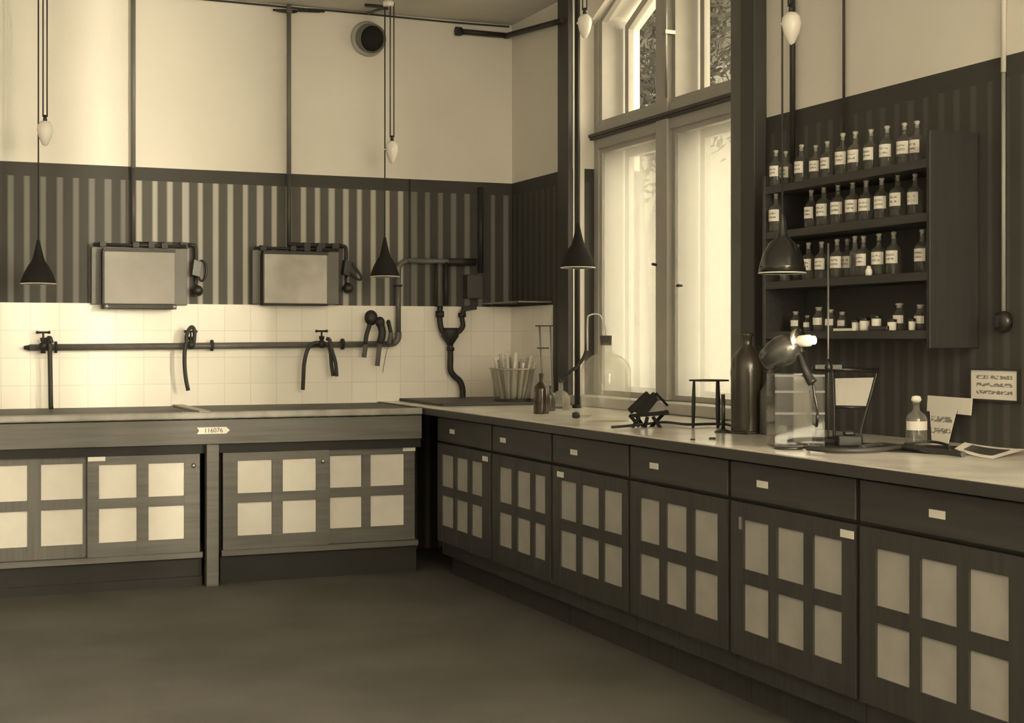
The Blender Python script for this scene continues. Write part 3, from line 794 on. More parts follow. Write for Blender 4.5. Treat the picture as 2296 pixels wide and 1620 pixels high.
# ================================================================ PENDANT LAMPS
def pendant(x, y, zt, zb, rad, wz0, wz1, dxw, label, wdia=.036, shade_mat=None, dome=False):
    t = thing('pendant_lamp', (x, y, zb), label, 'lamp', 'rise and fall lamps')
    side = RX
    sm = shade_mat or mat('matte_black_shade', .012, .7, spec=.2)
    h = zt - zb
    if dome:
        prof = [(rad, 0), (rad * .96, h * .12), (rad * .80, h * .34), (rad * .56, h * .5), (rad * .26, h * .60), (.02, h * .64), (.017, h * .8), (.008, h)]
    else:
        prof = [(rad, 0), (rad * .97, h * .06), (rad * .80, h * .24), (rad * .56, h * .42), (rad * .38, h * .52), (rad * .30, h * .62), (rad * .2, h * .78), (rad * .08, h)]
    inner = [(r_ * .93, z_ - .002 if z_ > 0 else 0) for r_, z_ in prof[:5]][::-1]
    MB().lathe([(.0001, prof[4][1] - .003)] + inner + prof, (x, y, zb), 32, cap=False).build('lamp_shade', sm, t)
    MB().lathe([(rad * 1.0, -.002), (rad * 1.02, .0), (rad * 1.0, .003), (rad * .96, .003), (rad * .96, -.002), (rad, -.002)], (x, y, zb), 32, cap=False).build('shade_rim', M_porc, t)
    MB().sphere((x, y, zb + h * .22), .022, 14, 10, 1.3).build('bulb', M_glass, t)
    MB().tube([(x, y, zt - .01), (x, y, ZC - .05)], .0042, 8, False).build('lamp_cord', M_rub, t)
    wc = Vector((x, y, 0)) + side * dxw
    wcx, wcy = wc.x, wc.y
    hh = wz0 - wz1
    MB().lathe([(.0001, 0), (wdia * .35, hh * .06), (wdia * .8, hh * .35), (wdia, hh * .62), (wdia * .92, hh * .82), (wdia * .55, hh * .96), (.0001, hh)], (wcx, wcy, wz1), 24, cap=False).build('counterweight', M_porc, t)
    arm = MB().tube([(wcx, wcy, wz1 + hh * .6), (x, y, wz1 + hh * .62)], .004, 8, False).lathe([(.008, -.004), (.008, .004)], (x, y, wz1 + hh * .62), 10)
    arm.build('guide_ring', M_porc, t)
    MB().cyl((wcx, wcy, wz0 - .005), (wcx, wcy, wz0 + .03), .012, .008).build('weight_hook', M_black, t)
    for k in (-1, 1):
        q = wc + side * (.011 * k)
        MB().tube([(q.x, q.y, wz0 + .02), (q.x, q.y, ZC - .05)], .0038, 8, False).build('weight_cord', M_rub, t)
    MB().lathe([(.03, 0), (.034, .02), (.03, .035)], (x + side.x * dxw * .5, y + side.y * dxw * .5, ZC - .075), 20).build('ceiling_pulley', M_porc, t)
    MB().lathe([(.02, 0), (.036, .012), (.03, .04)], (x + side.x * dxw * .5, y + side.y * dxw * .5, ZC - .041), 20).build('ceiling_rose', M_black, t)
    return t
def lampz(t, py): return EYE + (HY - py) / F * t
def lamp_back(px, Y, yt, yb, wpx, w0, w1):
    d = ray(px); t = Y / d.y; return d.x * t, Y, lampz(t, yt), lampz(t, yb), (wpx[1] - wpx[0]) / F * t / 2, lampz(t, w0), lampz(t, w1), t / F
def lamp_right(px, X, yt, yb, wpx, w0, w1):
    d = ray(px); t = X / d.x; return X, d.y * t, lampz(t, yt), lampz(t, yb), (wpx[1] - wpx[0]) / F * t / 2, lampz(t, w0), lampz(t, w1), t / F
L = lamp_back(86, 8.3, 538, 636, (50, 128), 270, 328); pendant(*L[:7], 15 * L[7], 'black pendant lamp hanging at the left over the sink bench', .042)
L = lamp_back(863, 8.3, 532, 620, (831, 897), 315, 368); pendant(*L[:7], 16 * L[7], 'black pendant lamp hanging beside the round ventilator', .038)
L = lamp_right(1296, 3.2, 500, 600, (1257, 1336), 31, 87); pendant(*L[:7], 15 * L[7], 'black pendant lamp hanging before the dark pole and the window edge', .038)
L = lamp_right(1754, 3.2, 478, 612, (1702, 1808), 26, 101); pendant(*L[:7], 20 * L[7], 'dark domed pendant lamp hanging in front of the bottle shelves', .040, mat('dark_glazed_enamel', .02, .12), True)
# ceiling fixing of the second lamp
q = bw(862, 18, 8.45)
tag(MB().tube([bw(820, 12, 8.5), bw(845, 14, 8.4), bw(868, 18, 8.3)], .012, 10).tube([bw(826, 30, YB - .02), bw(848, 22, 8.5), bw(866, 18, 8.32)], .009, 8).build('ceiling_bracket', M_black), 'black bracket arms at the ceiling above the ventilator', 'bracket')

# ================================================================ POLE, CORNER SHELF
b0 = on_top(1294.5, 914, TZ)
tag(MB().cyl((b0.x, b0.y, TZ), (b0.x, b0.y, ZC - .001), .0165, n=20).lathe([(.03, 0), (.03, .012), (.02, .02)], (b0.x, b0.y, TZ), 20).build('iron_pole', M_iron), 'tall black pole from the worktop to the ceiling by the window edge', 'pole')
q = on_right(1135, 684, XR - .1)
cs = thing('corner_shelf', (XR - .15, 8.45, 1.552), 'thin glass shelf above the corner tiles', 'shelf')
MB().box(XR - .22, XR - .001, 8.17, YB - .02, 1.566, 1.574).build('glass_plate', glass_mat('shelf_glass', .6, .3, .12), cs)
MB().box(XR - .20, XR - .001, 8.25, 8.262, 1.553, 1.565).box(XR - .20, XR - .001, 8.65, 8.662, 1.553, 1.565).build('bracket', M_iron, cs)

# ================================================================ BOTTLE SHELVES
SX0, SY0, SY1 = 3.425, 4.315, 5.40
sh = thing('bottle_shelf_unit', (3.6, 4.85, 1.307), 'dark wooden wall shelves crowded with labelled reagent bottles', 'shelf unit')
MB().box(SX0, XR - .001, SY0 - .02, SY0, 1.307, 2.102).build('side_panel', wood('shelf_side_wood', .02, 'Z'), sh, bevel=.003)
MB().box(SX0, XR - .001, SY1, SY1 + .02, 1.307, 2.05).build('side_panel', M_shelf, sh, bevel=.003)
MB().box(XR - .012, XR - .001, SY0, SY1, 1.33, 2.0).build('back_panel', mat('shelf_back', .05, .8), sh)
SZ = [2.0, 1.803, 1.587, 1.373]
for z in SZ:
    MB().box(SX0 + .004, XR - .013, SY0 + .0005, SY1 - .0005, z - .032, z).build('shelf_board', M_shelf, sh, bevel=.002)

def bottle_proto(name, r, h, neck, label, stopper=True, gm=None, lab=True, lm=None, group=None, cat='bottle', lw=1.0):
    """round stoppered bottle with its base at the origin"""
    t = thing(name, (0, 0, 0), label, cat, group)
    hb = h * .66
    MB().lathe([(.0001, .0), (r * .92, .0), (r, .006), (r, hb * .86), (r * .90, hb * .95), (neck * 1.15, hb * 1.06), (neck, hb * 1.12), (neck, h * .86), (neck * 1.35, h * .88), (neck * 1.35, h * .9)], (0, 0, 0), 24, cap=False).build('bottle_glass', gm or M_bglass, t)
    if stopper:
        MB().lathe([(neck * .8, h * .83), (neck * .9, h * .90), (neck * .6, h * .915), (neck * 1.15, h * .95), (neck * 1.0, h * .99), (.0001, h)], (0, 0, 0), 16, cap=False).build('stopper', glass_mat('stopper_glass', .5, .45, .15) if 'stopper_glass' not in MATS else MATS['stopper_glass'], t)
    if lab:
        # paper wrapped on the side that looks into the room
        mb = MB(); n = 10; a0 = math.radians(146); a1 = math.radians(146 + 112 * lw); vs = []
        for k in range(n + 1):
            a = a0 + (a1 - a0) * k / n
            for z in (hb * .40, hb * .84): vs.append(((r + .0006) * math.cos(a), (r + .0006) * math.sin(a), z))
        mb.add(vs, [(2 * k, 2 * k + 2, 2 * k + 3, 2 * k + 1) for k in range(n)], True)
        mb.build('label', lm or M_label, t)
    return t
def place(proto, x, y, z, s=1.0, rz=0.0, label=None, first=[]):
    if proto.name not in [f for f in first]:
        first.append(proto.name); o = proto
    else: o = copy_tree(proto)
    o.location = (x, y, z); o.scale = (s, s, s); o.rotation_euler = (0, 0, rz)
    if label: o['label'] = label
    return o
ordn = ['leftmost', 'second from left', 'third from left', 'fourth from left', 'fifth from left', 'sixth from left', 'seventh from left', 'eighth from left', 'ninth from left', 'tenth from left', 'rightmost']
GR = ['reagent bottles on the top shelf', 'reagent bottles on the second shelf', 'reagent bottles on the third shelf', 'small jars on the lowest shelf']
def yshelf(px, X=3.50): return on_right(px, 600, X).y
r1 = [1740, 1762, 1797, 1829, 1855, 1890, 1918, 1953, 1989, 2028, 2056]
r2 = [1740, 1819, 1847, 1879, 1912, 1942, 1977, 2013, 2052]
r3 = [1760, 1788, 1813, 1842, 1877, 1900, 1917, 1936, 1971, 2004, 2068]
pa = bottle_proto('reagent_bottle', .0295, .165, .0095, 'x', group=GR[0])
rnd = random.Random(3)
def orow(i, n): return 'leftmost' if i == 0 else ('rightmost' if i == n - 1 else ['', 'second', 'third', 'fourth', 'fifth', 'sixth', 'seventh', 'eighth', 'ninth', 'tenth'][i] + ' from left')
for i, px in enumerate(r1):
    X_ = 3.46 if i == 0 else 3.50 + (.03 if i in (1, 10) else 0)
    o = place(pa, X_, yshelf(px, X_), SZ[0], 1.0 + .08 * rnd.uniform(-1, 1), rnd.uniform(-.2, .1),
              'stoppered reagent bottle with cream label, %s on the top shelf' % orow(i, len(r1)))
    o['group'] = GR[0]
for i, px in enumerate(r2):
    X_ = 3.46 if i == 0 else 3.50
    o = place(pa, X_, yshelf(px, X_), SZ[1], 1.02 + .05 * rnd.uniform(-1, 1), rnd.uniform(-.15, .15),
              'slim reagent bottle with cream label, %s on the second shelf' % orow(i, len(r2)))
    o['group'] = GR[1]
pclear = bottle_proto('clear_bottle', .022, .165, .0095, 'x', lab=False, group=GR[2])
for i, px in enumerate(r3):
    pr = pclear if i in (0, 1, 6) else pa
    o = place(pr, 3.50 + (.04 if i in (1, 5) else -.03 if i == 0 else 0), yshelf(px, 3.54 if i in (1, 5) else 3.47 if i == 0 else 3.50), SZ[2], .98 + .05 * rnd.uniform(-1, 1), rnd.uniform(-.15, .15),
              '%s reagent bottle, %s on the third shelf' % ('unlabelled clear' if pr is pclear else 'cream-labelled', orow(i, len(r3))))
    o['group'] = GR[2]
o = MB().lathe([(.0001, 0), (.013, 0), (.014, .02), (.009, .03), (.007, .038), (.0001, .04)], (0, 0, 0), 16, cap=False).build('white_crucible', M_porc)
o.location = (3.455, yshelf(1948, 3.455), SZ[2]); tag(o, 'tiny white porcelain crucible at the front of the third shelf', 'crucible')
pj = bottle_proto('specimen_jar', .018, .075, .010, 'x', group=GR[3], lm=M_paper)
for i, (px, s, X) in enumerate([(1784, 1.15, 3.5), (1810, .9, 3.5), (1836, 1.35, 3.5), (1862, 1.2, 3.5), (1888, 1.05, 3.5), (2017, 1.4, 3.5), (2064, 1.3, 3.5)]):
    place(pj, X, yshelf(px, X), SZ[3], s, .1, 'small stoppered jar on the lowest shelf, %s of the glass jars there' % orow(i, 7))
for i, (px, wd, z0, h) in enumerate([(1919, .022, 0, .045), (1939, .028, 0, .052), (1965, .026, .0, .062), (2000, .024, 0, .043), (2045, .018, 0, .045)]):
    y = yshelf(px, 3.46)
    t = thing('ointment_pot', (3.46, y, SZ[3]), 'white pot with dark lid on the lowest shelf, %s of five' % orow(i, 5), 'pot', 'white pots on the lowest shelf')
    MB().lathe([(.0001, 0), (wd * .62, 0), (wd * .7, .004), (wd * .72, h * .72), (wd * .6, h * .78)], (3.46, y, SZ[3]), 18).build('pot_body', M_paper, t)
    MB().lathe([(wd * .76, h * .76), (wd * .78, h * .8), (wd * .76, h), (.0001, h + .001)], (3.46, y, SZ[3]), 18).build('pot_lid', M_black, t)
ya, yb = yshelf(1872, 3.44), yshelf(1916, 3.44)
tag(MB().box(3.432, 3.452, yb, ya, SZ[3] + .0005, SZ[3] + .010).build('paper_strip', M_paper), 'long white paper strip at the front of the lowest shelf', 'paper')
ya, yb = yshelf(1948, 3.435), yshelf(1990, 3.435)
tag(MB().box(3.43, 3.444, yb, ya, SZ[3] + .0005, SZ[3] + .018).build('dark_case', M_black, bevel=.003), 'flat black case lying before the white pots', 'case')

# cables, pipe and switch on the window wall
def vwire(px, X, z0, z1, r, m, name, label, cat, y_at=None):
    y = on_right(px, 200, X).y
    return tag(MB().tube([(X, y, z0), (X, y, z1)], r, 10, False).build(name, m), label, cat)
vwire(1892, XR - .012, 2.12, ZC - .001, .006, M_rub, 'hanging_cable', 'thin black cable down the plaster above the bottle shelves', 'cable')
vwire(1777, XR - .02, 2.06, ZC - .001, .0125, M_iron, 'wall_pipe', 'dark upright pipe on the wall behind the domed lamp cord', 'pipe')
y = on_right(2255, 500).y
sw = thing('rotary_switch', (XR, y, 1.40), 'black round rotary switch with pale conduit, right of the bottle shelves', 'switch')
MB().lathe([(.038, 0), (.040, .012), (.034, .03), (.014, .036), (.0001, .038)], (XR - .0005, y, on_right(2253, 721).z), 28, (-1, 0, 0)).build('switch_cover', M_black, sw)
MB().box(XR - .055, XR - .03, y - .006, y + .006, on_right(2253, 721).z - .02, on_right(2253, 721).z + .02).build('turn_knob', M_black, sw)
MB().tube([(XR - .01, y, on_right(2253, 721).z + .03), (XR - .01, y, 2.30)], .0075, 8, False).build('conduit', mat('pale_conduit', .28, .5), sw)
MB().tube([(XR - .01, y, 2.302), (XR - .01, y, ZC - .001)], .0095, 8, False).build('conduit', mat('plaster_coloured_conduit', .6, .6), sw)
# framed notice
a, b = on_right(2178, 824, XR), on_right(2290, 905, XR)
fy = [(on_right(2178, 824).y, on_right(2290, 824).y)][0]
zt, zb_ = on_right(2230, 825).z, on_right(2230, 900).z
nt_ = thing('framed_notice', (XR, (a.y + b.y) / 2, zb_), 'dark-framed printed notice on the striped wall under the round switch', 'notice')
fm = MB(); frame_poly(fm, [(a.y, zb_), (b.y, zb_), (b.y, zt), (a.y, zt)], inset([(a.y, zb_), (b.y, zb_), (b.y, zt), (a.y, zt)], .008), XR - .014, XR - .001)
fm.build('frame', M_black, nt_)
MB().box(XR - .008, XR - .002, min(a.y, b.y) + .006, max(a.y, b.y) - .006, zb_ + .006, zt - .006).build('printed_sheet', M_sign, nt_)

# ================================================================ THINGS ON THE WORKTOP
# dark tray at the inner corner with a basket of test tubes
tag(MB().box(2.86, 3.60, 7.95, 8.77, TZ, TZ + .018).build('lead_tray', M_slate, bevel=.004), 'flat dark tray filling the inner corner of the benches', 'tray')
bc = Vector((3.36, 8.10, TZ + .0185))
# place on tray, keep the basket inside it
bs = thing('glass_basin', bc, 'flared glass basin bristling with test tubes on the corner tray', 'basin')
MB().lathe([(.0001, 0), (.105, 0), (.112, .01), (.122, .10), (.135, .19), (.139, .195), (.132, .19), (.118, .10), (.106, .014), (.0001, .008)], bc, 36, cap=False).build('basin_wall', glass_mat('basin_glass', .90, .05, .08), bs)
MB().lathe([(.137, 0), (.142, .004), (.137, .008), (.133, .004), (.137, 0)], bc + Vector((0, 0, .19)), 36, cap=False).build('basin_rim', glass_mat('rim_glass', .5, .4, .2), bs)
MB().lathe([(.112, 0), (.114, .012), (.108, .014)], bc, 36, cap=False).build('basin_foot', M_iron, bs)
rn = random.Random(11)
Mtube = glass_mat('test_tube_glass', .85, .6, .2)
GT = 'test tubes standing in the glass basin'
proto_t = None
for k in range(30):
    ang = rn.uniform(0, 2 * math.pi); rr = .095 * math.sqrt((k + .5) / 30); ang = k * 2.399
    bp_ = bc + Vector((rr * math.cos(ang) * .85, rr * math.sin(ang) * .85, .012))
    lean = Vector((math.cos(ang) * .24 * rr / .095 + rn.uniform(-.04, .04), math.sin(ang) * .24 * rr / .095 + rn.uniform(-.04, .04), 1)).normalized()
    if proto_t is None:
        proto_t = MB().lathe([(.0001, 0), (.006, .002), (.0088, .009), (.0088, .20), (.0112, .207), (.0108, .209), (.008, .205), (.0078, .012), (.0001, .006)], (0, 0, 0), 14, cap=False).build('test_tube', Mtube)
        o = proto_t
    else:
        o = proto_t.copy(); C.objects.link(o)
    o.location = bp_; o.rotation_mode = 'QUATERNION'; o.rotation_quaternion = Vector((0, 0, 1)).rotation_difference(lean)
    o.scale = (1, 1, rn.uniform(1.05, 1.42))
    tag(o, 'clear test tube standing upside-down jumbled in the glass basin'.replace('upside-down ', ''), 'test tube', GT)

# little two-tier stand behind
sp_ = on_right(1222, 760, 3.50)
st = thing('two_tier_stand', (3.50, sp_.y, TZ), 'small two-tier metal stand against the tiles behind the brown bottle', 'stand')
z1_, z2_ = EYE + (760 - 730) / F * 8.6, EYE - 20 / F * 8.6
for z_, w_ in ((z1_, .058), (z2_, .036)):
    MB().obox(Vector((3.50, sp_.y, z_)) + RX * (0 if w_ > .05 else -.012), RX * w_, RY * .03, Vector((0, 0, .004))).build('tier', M_iron, st)
for s in (-1, 1):
    MB().tube([Vector((3.50, sp_.y, z1_)) + RX * .032 * s, Vector((3.50, sp_.y, TZ)) + RX * (.03 * s + .02)], .006, 8, False).build('leg', mat('stand_leg_metal', .16, .4), st)

# brown bottles
def brown(px, py, wpx, hpx, label, X=None, name='brown_bottle', neckr=.26, neckh=.80, m=None, stop=True):
    b_ = on_top(px, py, TZ); t_ = b_.dot(RY); r = wpx / F * t_ / 2; h = hpx / F * t_
    b_ = b_ + RY * r; h *= 1.0
    t = thing(name, b_, label, 'bottle')
    MB().lathe([(.0001, 0), (r * .95, 0), (r, .006), (r, h * .60), (r * .93, h * .66), (r * .6, h * .74), (r * neckr, h * neckh), (r * neckr, h * .93), (r * neckr * 1.3, h * .94), (r * neckr * 1.3, h * .965)], b_, 28).build('bottle_glass', m or M_brown, t)
    if stop: MB().lathe([(r * neckr * .8, h * .96), (r * neckr * 1.1, h * .985), (r * neckr, h), (.0001, h)], b_, 16, cap=False).build('stopper', M_black, t)
    return t
brown(1214, 928, 36, 91, 'tall dark brown bottle beside the basin of test tubes')
brown(1234, 921, 24, 56, 'short dark bottle half hidden behind the tall brown one', m=mat('grey_brown_glass', .06, .15))

# round flask with black bent tube
fb = on_top(1258, 915, TZ) + RY * .03
fl = thing('round_flask', fb, 'round-bottomed glass flask between the brown bottles and the pole', 'flask')
MB().sphere(fb + Vector((0, 0, .052)), .05, 24, 16).lathe([(.014, .095), (.013, .15), (.017, .153)], fb, 18, cap=False).build('flask_glass', glass_mat('flask_glass', .85, .18, .12), fl)
MB().lathe([(.03, 0), (.034, .004), (.028, .010), (.026, .004)], fb, 20).build('cork_ring', M_cork, fl)
MB().cyl(fb + Vector((0, 0, .14)), fb + Vector((0, 0, .172)), .0125, .016).build('stopper', M_black, fl)
def P(px, py, t): d = ray(px, py); return Vector((0, 0, EYE)) + d * t
tt = (fb).dot(RY)
tag(MB().tube([fb + Vector((0, 0, .172)), P(1262, 850, tt), P(1272, 838, tt), P(1290, 824, tt - .25), P(1303, 810, tt - .3), P(1312, 793, tt - .3), P(1317, 770, tt - .3)], .0095, 10).build('rubber_hose', M_rub), 'bent black tube rising from the round flask past the pole', 'hose')
# burette-like glass rod and stopper lying
q = on_top(1292, 938, TZ)
o = MB().lathe([(.0001, -.02), (.013, -.02), (.017, .0), (.013, .018), (.0001, .018)], q + Vector((0, 0, .0172)), 18, RX, cap=False).build('loose_stopper', M_black)
tag(o, 'dark stopper lying loose in front of the pole', 'stopper')
q = on_top(1310, 935, TZ)
tag(MB().lathe([(.0001, 0), (.03, 0), (.038, .012), (.036, .013), (.028, .003), (.0001, .003)], q, 28, cap=False).build('watch_glass', glass_mat('dish_glass', .8, .15, .15)), 'small shallow glass dish in front of the pole', 'dish')
q = on_top(1270, 920, TZ) + RY * .03
tag(MB().lathe([(.0001, 0), (.022, 0), (.022, .08), (.024, .082), (.021, .082), (.02, .004), (.0001, .004)], q, 24, cap=False).build('glass_beaker', glass_mat('beaker_glass', .8, .2, .15)), 'little glass beaker left of the pole foot', 'beaker')

# the big clear carboy
cb = on_top(1362, 946, TZ) + RY * .11
tc_ = cb.dot(RY)
R_ = 56 / F * tc_; Hc_ = (946 - 790) / F * tc_ + .01
ca = thing('clear_carboy', cb, 'large clear glass carboy with dark stopper in front of the window', 'carboy')
def cz(py): return EYE + (HY - py) / F * tc_ - TZ
z_sh = cz(830); z_nb = cz(792); z_nt = cz(768)
MB().lathe([(.0001, .004), (R_ * .9, .0), (R_, .015), (R_, z_sh), (R_ * .93, z_sh + (z_nb - z_sh) * .4), (R_ * .6, z_nb - .012), (.032, z_nb), (.030, z_nt - .01), (.036, z_nt - .004), (.036, z_nt)], cb, 40, cap=False).build('carboy_glass', glass_mat('carboy_glass', .93, .13, .05), ca)
MB().cyl(cb + Vector((0, 0, z_nt - .012)), cb + Vector((0, 0, cz(752))), .026, .029).build('stopper', M_cork if False else mat('dark_stopper', .05, .7), ca)
MB().tube([cb + Vector((0, 0, cz(752))), cb + Vector((0, 0, cz(742))), cb - RX * .02 + Vector((0, 0, cz(712))), cb - RX * .04 + Vector((0, 0, cz(704))), cb - RX * .075 + Vector((0, 0, cz(706))), cb - RX * .088 + Vector((0, 0, cz(718))), cb - RX * .088 + Vector((0, 0, cz(786)))], .0042, 10).build('siphon_tube', glass_mat('siphon_glass', .5, .6, .2), ca)

# slanting wooden cradle on crossed feet
kb = on_top(1450, 958, TZ)
tk = kb.dot(RY); s = tk / F
kc = kb + RY * .035
def K(px, py, dy=0.0): return kc + RX * ((px - 1450) * s) + Vector((0, 0, (958 - py) * s)) + RY * dy
cr_ = thing('slanted_slide_rack', kc, 'dark wooden rack with two slanting slabs on crossed feet before the window', 'rack')
def slab(a, b, c_, d_, y0, y1, name, m):
    pts = [K(*a), K(*b), K(*c_), K(*d_)]
    vs = [p_ + RY * y0 for p_ in pts] + [p_ + RY * y1 for p_ in pts]
    return MB().add(vs, [(0, 1, 2, 3), (7, 6, 5, 4), (0, 4, 5, 1), (1, 5, 6, 2), (2, 6, 7, 3), (3, 7, 4, 0)]).build(name, m, cr_, bevel=.003)
Mdk = mat('black_stained_wood', .015, .85, spec=.15)
slab((1409, 918), (1417, 928), (1460, 889), (1452, 877), -.03, .035, 'slab', Mdk)
slab((1420, 922), (1446, 934), (1476, 896), (1468, 879), -.028, .037, 'slab', Mdk)
slab((1446, 933), (1478, 930), (1498, 918), (1472, 893), .0, .03, 'side_plate', mat('rack_plate_brown', .20, .6))
MB().tube([K(1472, 881), K(1499, 910)], .006, 8, False).build('rod', Mdk, cr_)
slab((1414, 930), (1412, 936), (1500, 930), (1500, 920), -.03, .035, 'base_bar', Mdk)
for (a, b, dy) in (((1412, 930), (1434, 956), -.028), ((1434, 934), (1418, 959), -.028), ((1452, 934), (1446, 959), -.028), ((1464, 934), (1482, 960), -.028), ((1490, 930), (1462, 960), .03), ((1430, 934), (1446, 958), .03)):
    MB().tube([K(*a, dy), K(*b, dy)], .0085, 8, False).build('foot', Mdk, cr_)

# tripod
tb_ = on_top(1582, 958, TZ); tt_ = tb_.dot(RY); s = tt_ / F
tp = thing('iron_tripod', tb_, 'thin-legged iron tripod with a flat ring top in front of the window', 'tripod')
topz = TZ + (958 - 851) * s
tcn = tb_ + RX * (9 * s) + RY * .02
MB().lathe([(.058, 0), (.088, 0), (.088, .006), (.058, .006), (.058, 0)], (tcn.x, tcn.y, topz - .006), 32, cap=False).build('ring_top', M_iron, tp)
for (px, dyy, dxb) in ((1556, -.02, -.004), (1606, -.05, .002), (1617, .07, .002)):
    tpnt = tb_ + RX * ((px - 1582) * s) + RY * (dyy + .02)
    foot = tpnt + RX * dxb; foot.z = TZ; tpnt.z = topz - .004
    MB().tube([tpnt, tpnt * .5 + foot * .5, foot], lambda u: .0055 + .003 * math.sin(u * 3), 10).build('leg', M_iron, tp)
# small stand with round foot
q = on_top(1623, 970, TZ) + RY * .02; s = q.dot(RY) / F
sd = thing('rod_stand', q, 'short black rod on a round foot beside the tripod', 'stand')
MB().lathe([(.0001, 0), (.036, 0), (.036, .006), (.015, .013), (.008, .018), (.0001, .018)], q, 26, cap=False).build('round_foot', M_black, sd)
MB().cyl(q + Vector((0, 0, .01)), q + Vector((0, 0, 86 * s)), .0085).build('rod', M_black, sd)
q = on_top(1597, 984, TZ)
tag(MB().lathe([(.0001, 0), (.014, 0), (.012, .007), (.0001, .008)], q, 18, cap=False).build('crucible_cover', M_black), 'tiny dark lid lying on the worktop below the tripod', 'lid')
q = on_top(1553, 986, TZ)
tag(MB().lathe([(.0001, 0), (.010, 0), (.009, .005), (.0001, .005)], q, 18, cap=False).build('small_weight', M_iron), 'tiny flat weight on the worktop left of the dark lid', 'weight')

# hose along the worktop
def T(px, py, h=.012): v_ = on_top(px, py, TZ + h); return v_
hose([T(1372, 957), T(1400, 955), T(1440, 951), T(1490, 946), T(1540, 951), T(1590, 950), T(1630, 951), T(1652, 960), T(1680, 970)], .0062, 'black hose snaking across the pale worktop behind the tripod', group='loose hoses on the worktop')

# big brown bottle at the window's near edge
b_ = on_top(1681, 973, TZ); tB = b_.dot(RY); s = tB / F; R_ = 36 * s
b_ = b_ + RY * R_
def bz(py): return EYE + (HY - py) / F * (tB + R_) - TZ
bb = thing('large_brown_bottle', b_, 'large brown glass bottle at the near edge of the window', 'bottle')
MB().lathe([(.0001, 0), (R_ * .98, 0), (R_, .01), (R_ * .98, bz(860)), (R_ * 1.05, bz(835)), (R_ * 1.0, bz(818)), (R_ * .90, bz(801)), (R_ * .62, bz(786)), (R_ * .34, bz(775)), (R_ * .32, bz(755)), (R_ * .4, bz(753)), (R_ * .4, bz(746)), (.0001, bz(746))], b_, 36, cap=False).build('bottle_glass', mat('large_brown_glass', (.030, .025, .018), .22), bb)
MB().lathe([(R_ * 1.12, 0), (R_ * 1.14, .008), (R_ * 1.0, .012)], b_, 32).build('dark_mat', M_black, bb)

brown(1729, 975, 44, 150, 'dull dark bottle between the large brown bottle and the glass jar', name='dark_bottle', neckr=.34, m=mat('dull_dark_glass', .045, .35))
# inspection lamp leaning on a glass jar
jb = on_top(1794, 1004, TZ); tj = jb.dot(RY); s = tj / F
jw = 56 * s; jc = jb + RY * .09
def JZ(py): return EYE + (HY - py) / F * (tj + .09) - TZ
jr = thing('glass_accumulator_jar', jc, 'tall rectangular glass jar standing under the nickel hand lamp', 'jar')
jh = JZ(838)
gj = MB(); th = .006
for sg in (-1, 1):
    gj.obox(jc + RX * sg * (jw - th / 2) + Vector((0, 0, jh / 2)), RX * th / 2, RY * .085, Vector((0, 0, jh / 2)))
    gj.obox(jc + RY * sg * (.085 - th / 2) + Vector((0, 0, jh / 2)), RX * (jw - th), RY * th / 2, Vector((0, 0, jh / 2)))
gj.obox(jc + Vector((0, 0, .004)), RX * jw * .98, RY * .08, Vector((0, 0, .004)))
gj.build('jar_glass', glass_mat('jar_glass', .74, .02, .06), jr)
rim = MB()
for z_ in (jh - .004, JZ(876), JZ(924)):
    for sg in (-1, 1):
        rim.obox(jc + RY * sg * .083 + Vector((0, 0, z_)), RX * jw, RY * .004, Vector((0, 0, .004)))
rim.build('moulded_bands', mat('jar_band', .05, .3), jr)
tag(MB().lathe([(.0001, 0), (.05, 0), (.052, .008), (.0001, .009)], on_top(1768, 1006, TZ), 26, cap=False).build('black_disc', M_black), 'flat black disc in front of the glass jar', 'disc')  # flat black disc on the worktop before the jar
cd = jc + RX * .03 + RY * .02
tag(MB().obox(cd + Vector((0, 0, .14)), RX * .034, RY * .012 , Vector((0, 0, .125))).build('paper_card', mat('dull_card', .34, .8), bevel=.002), 'pale card standing inside the rectangular glass jar', 'card')

hl = thing('hand_lamp', P(1800, 765, tj), 'nickel-plated hand lamp with a curved reflector leaning over the glass jar', 'lamp')
tl = tj + .02
apex = P(1790, 765, tl); mid = P(1712, 812, tl + .05)
axv = (mid - apex).normalized()
Lr = (mid - apex).length
MB().lathe([(.018, 0), (.036, .010), (.052, .035), (.057, .065), (.052, .10), (.040, .14), (.030, Lr), (.028, Lr), (.050, .10), (.054, .065), (.034, .012), (.016, .003)], apex, 36, axv, cap=False).build('reflector', mat('reflector_metal', .09, .25, metal=.7), hl)
sock = P(1826, 762, tl - .05)
MB().lathe([(.045, -.006), (.048, 0), (.045, .006), (.02, .010)], apex, 30, (sock - apex)).build('flange', M_chrome, hl)
MB().lathe([(.018, 0), (.021, .01), (.021, .05), (.016, .054), (.016, (sock - apex).length)], apex, 24, (sock - apex)).build('socket', M_porc, hl)
MB().tube([P(1792, 793, tl), P(1802, 820, tl - .02), P(1812, 843, tl - .03), P(1822, 858, tl - .04)], lambda u: .010 + .008 * u, 12).build('handle', M_black, hl)
MB().tube([P(1780, 775, tl), P(1790, 790, tl), P(1794, 800, tl)], .007, 8).build('bracket', M_black, hl)
MB().tube([P(1823, 860, tl - .04), P(1826, 885, tl - .05), P(1832, 915, tl - .06), P(1832, 945, tl - .08), T(1826, 985), T(1812, 1000), T(1850, 1008), T(1900, 1006)], .0048, 8).build('flex', M_black, hl)

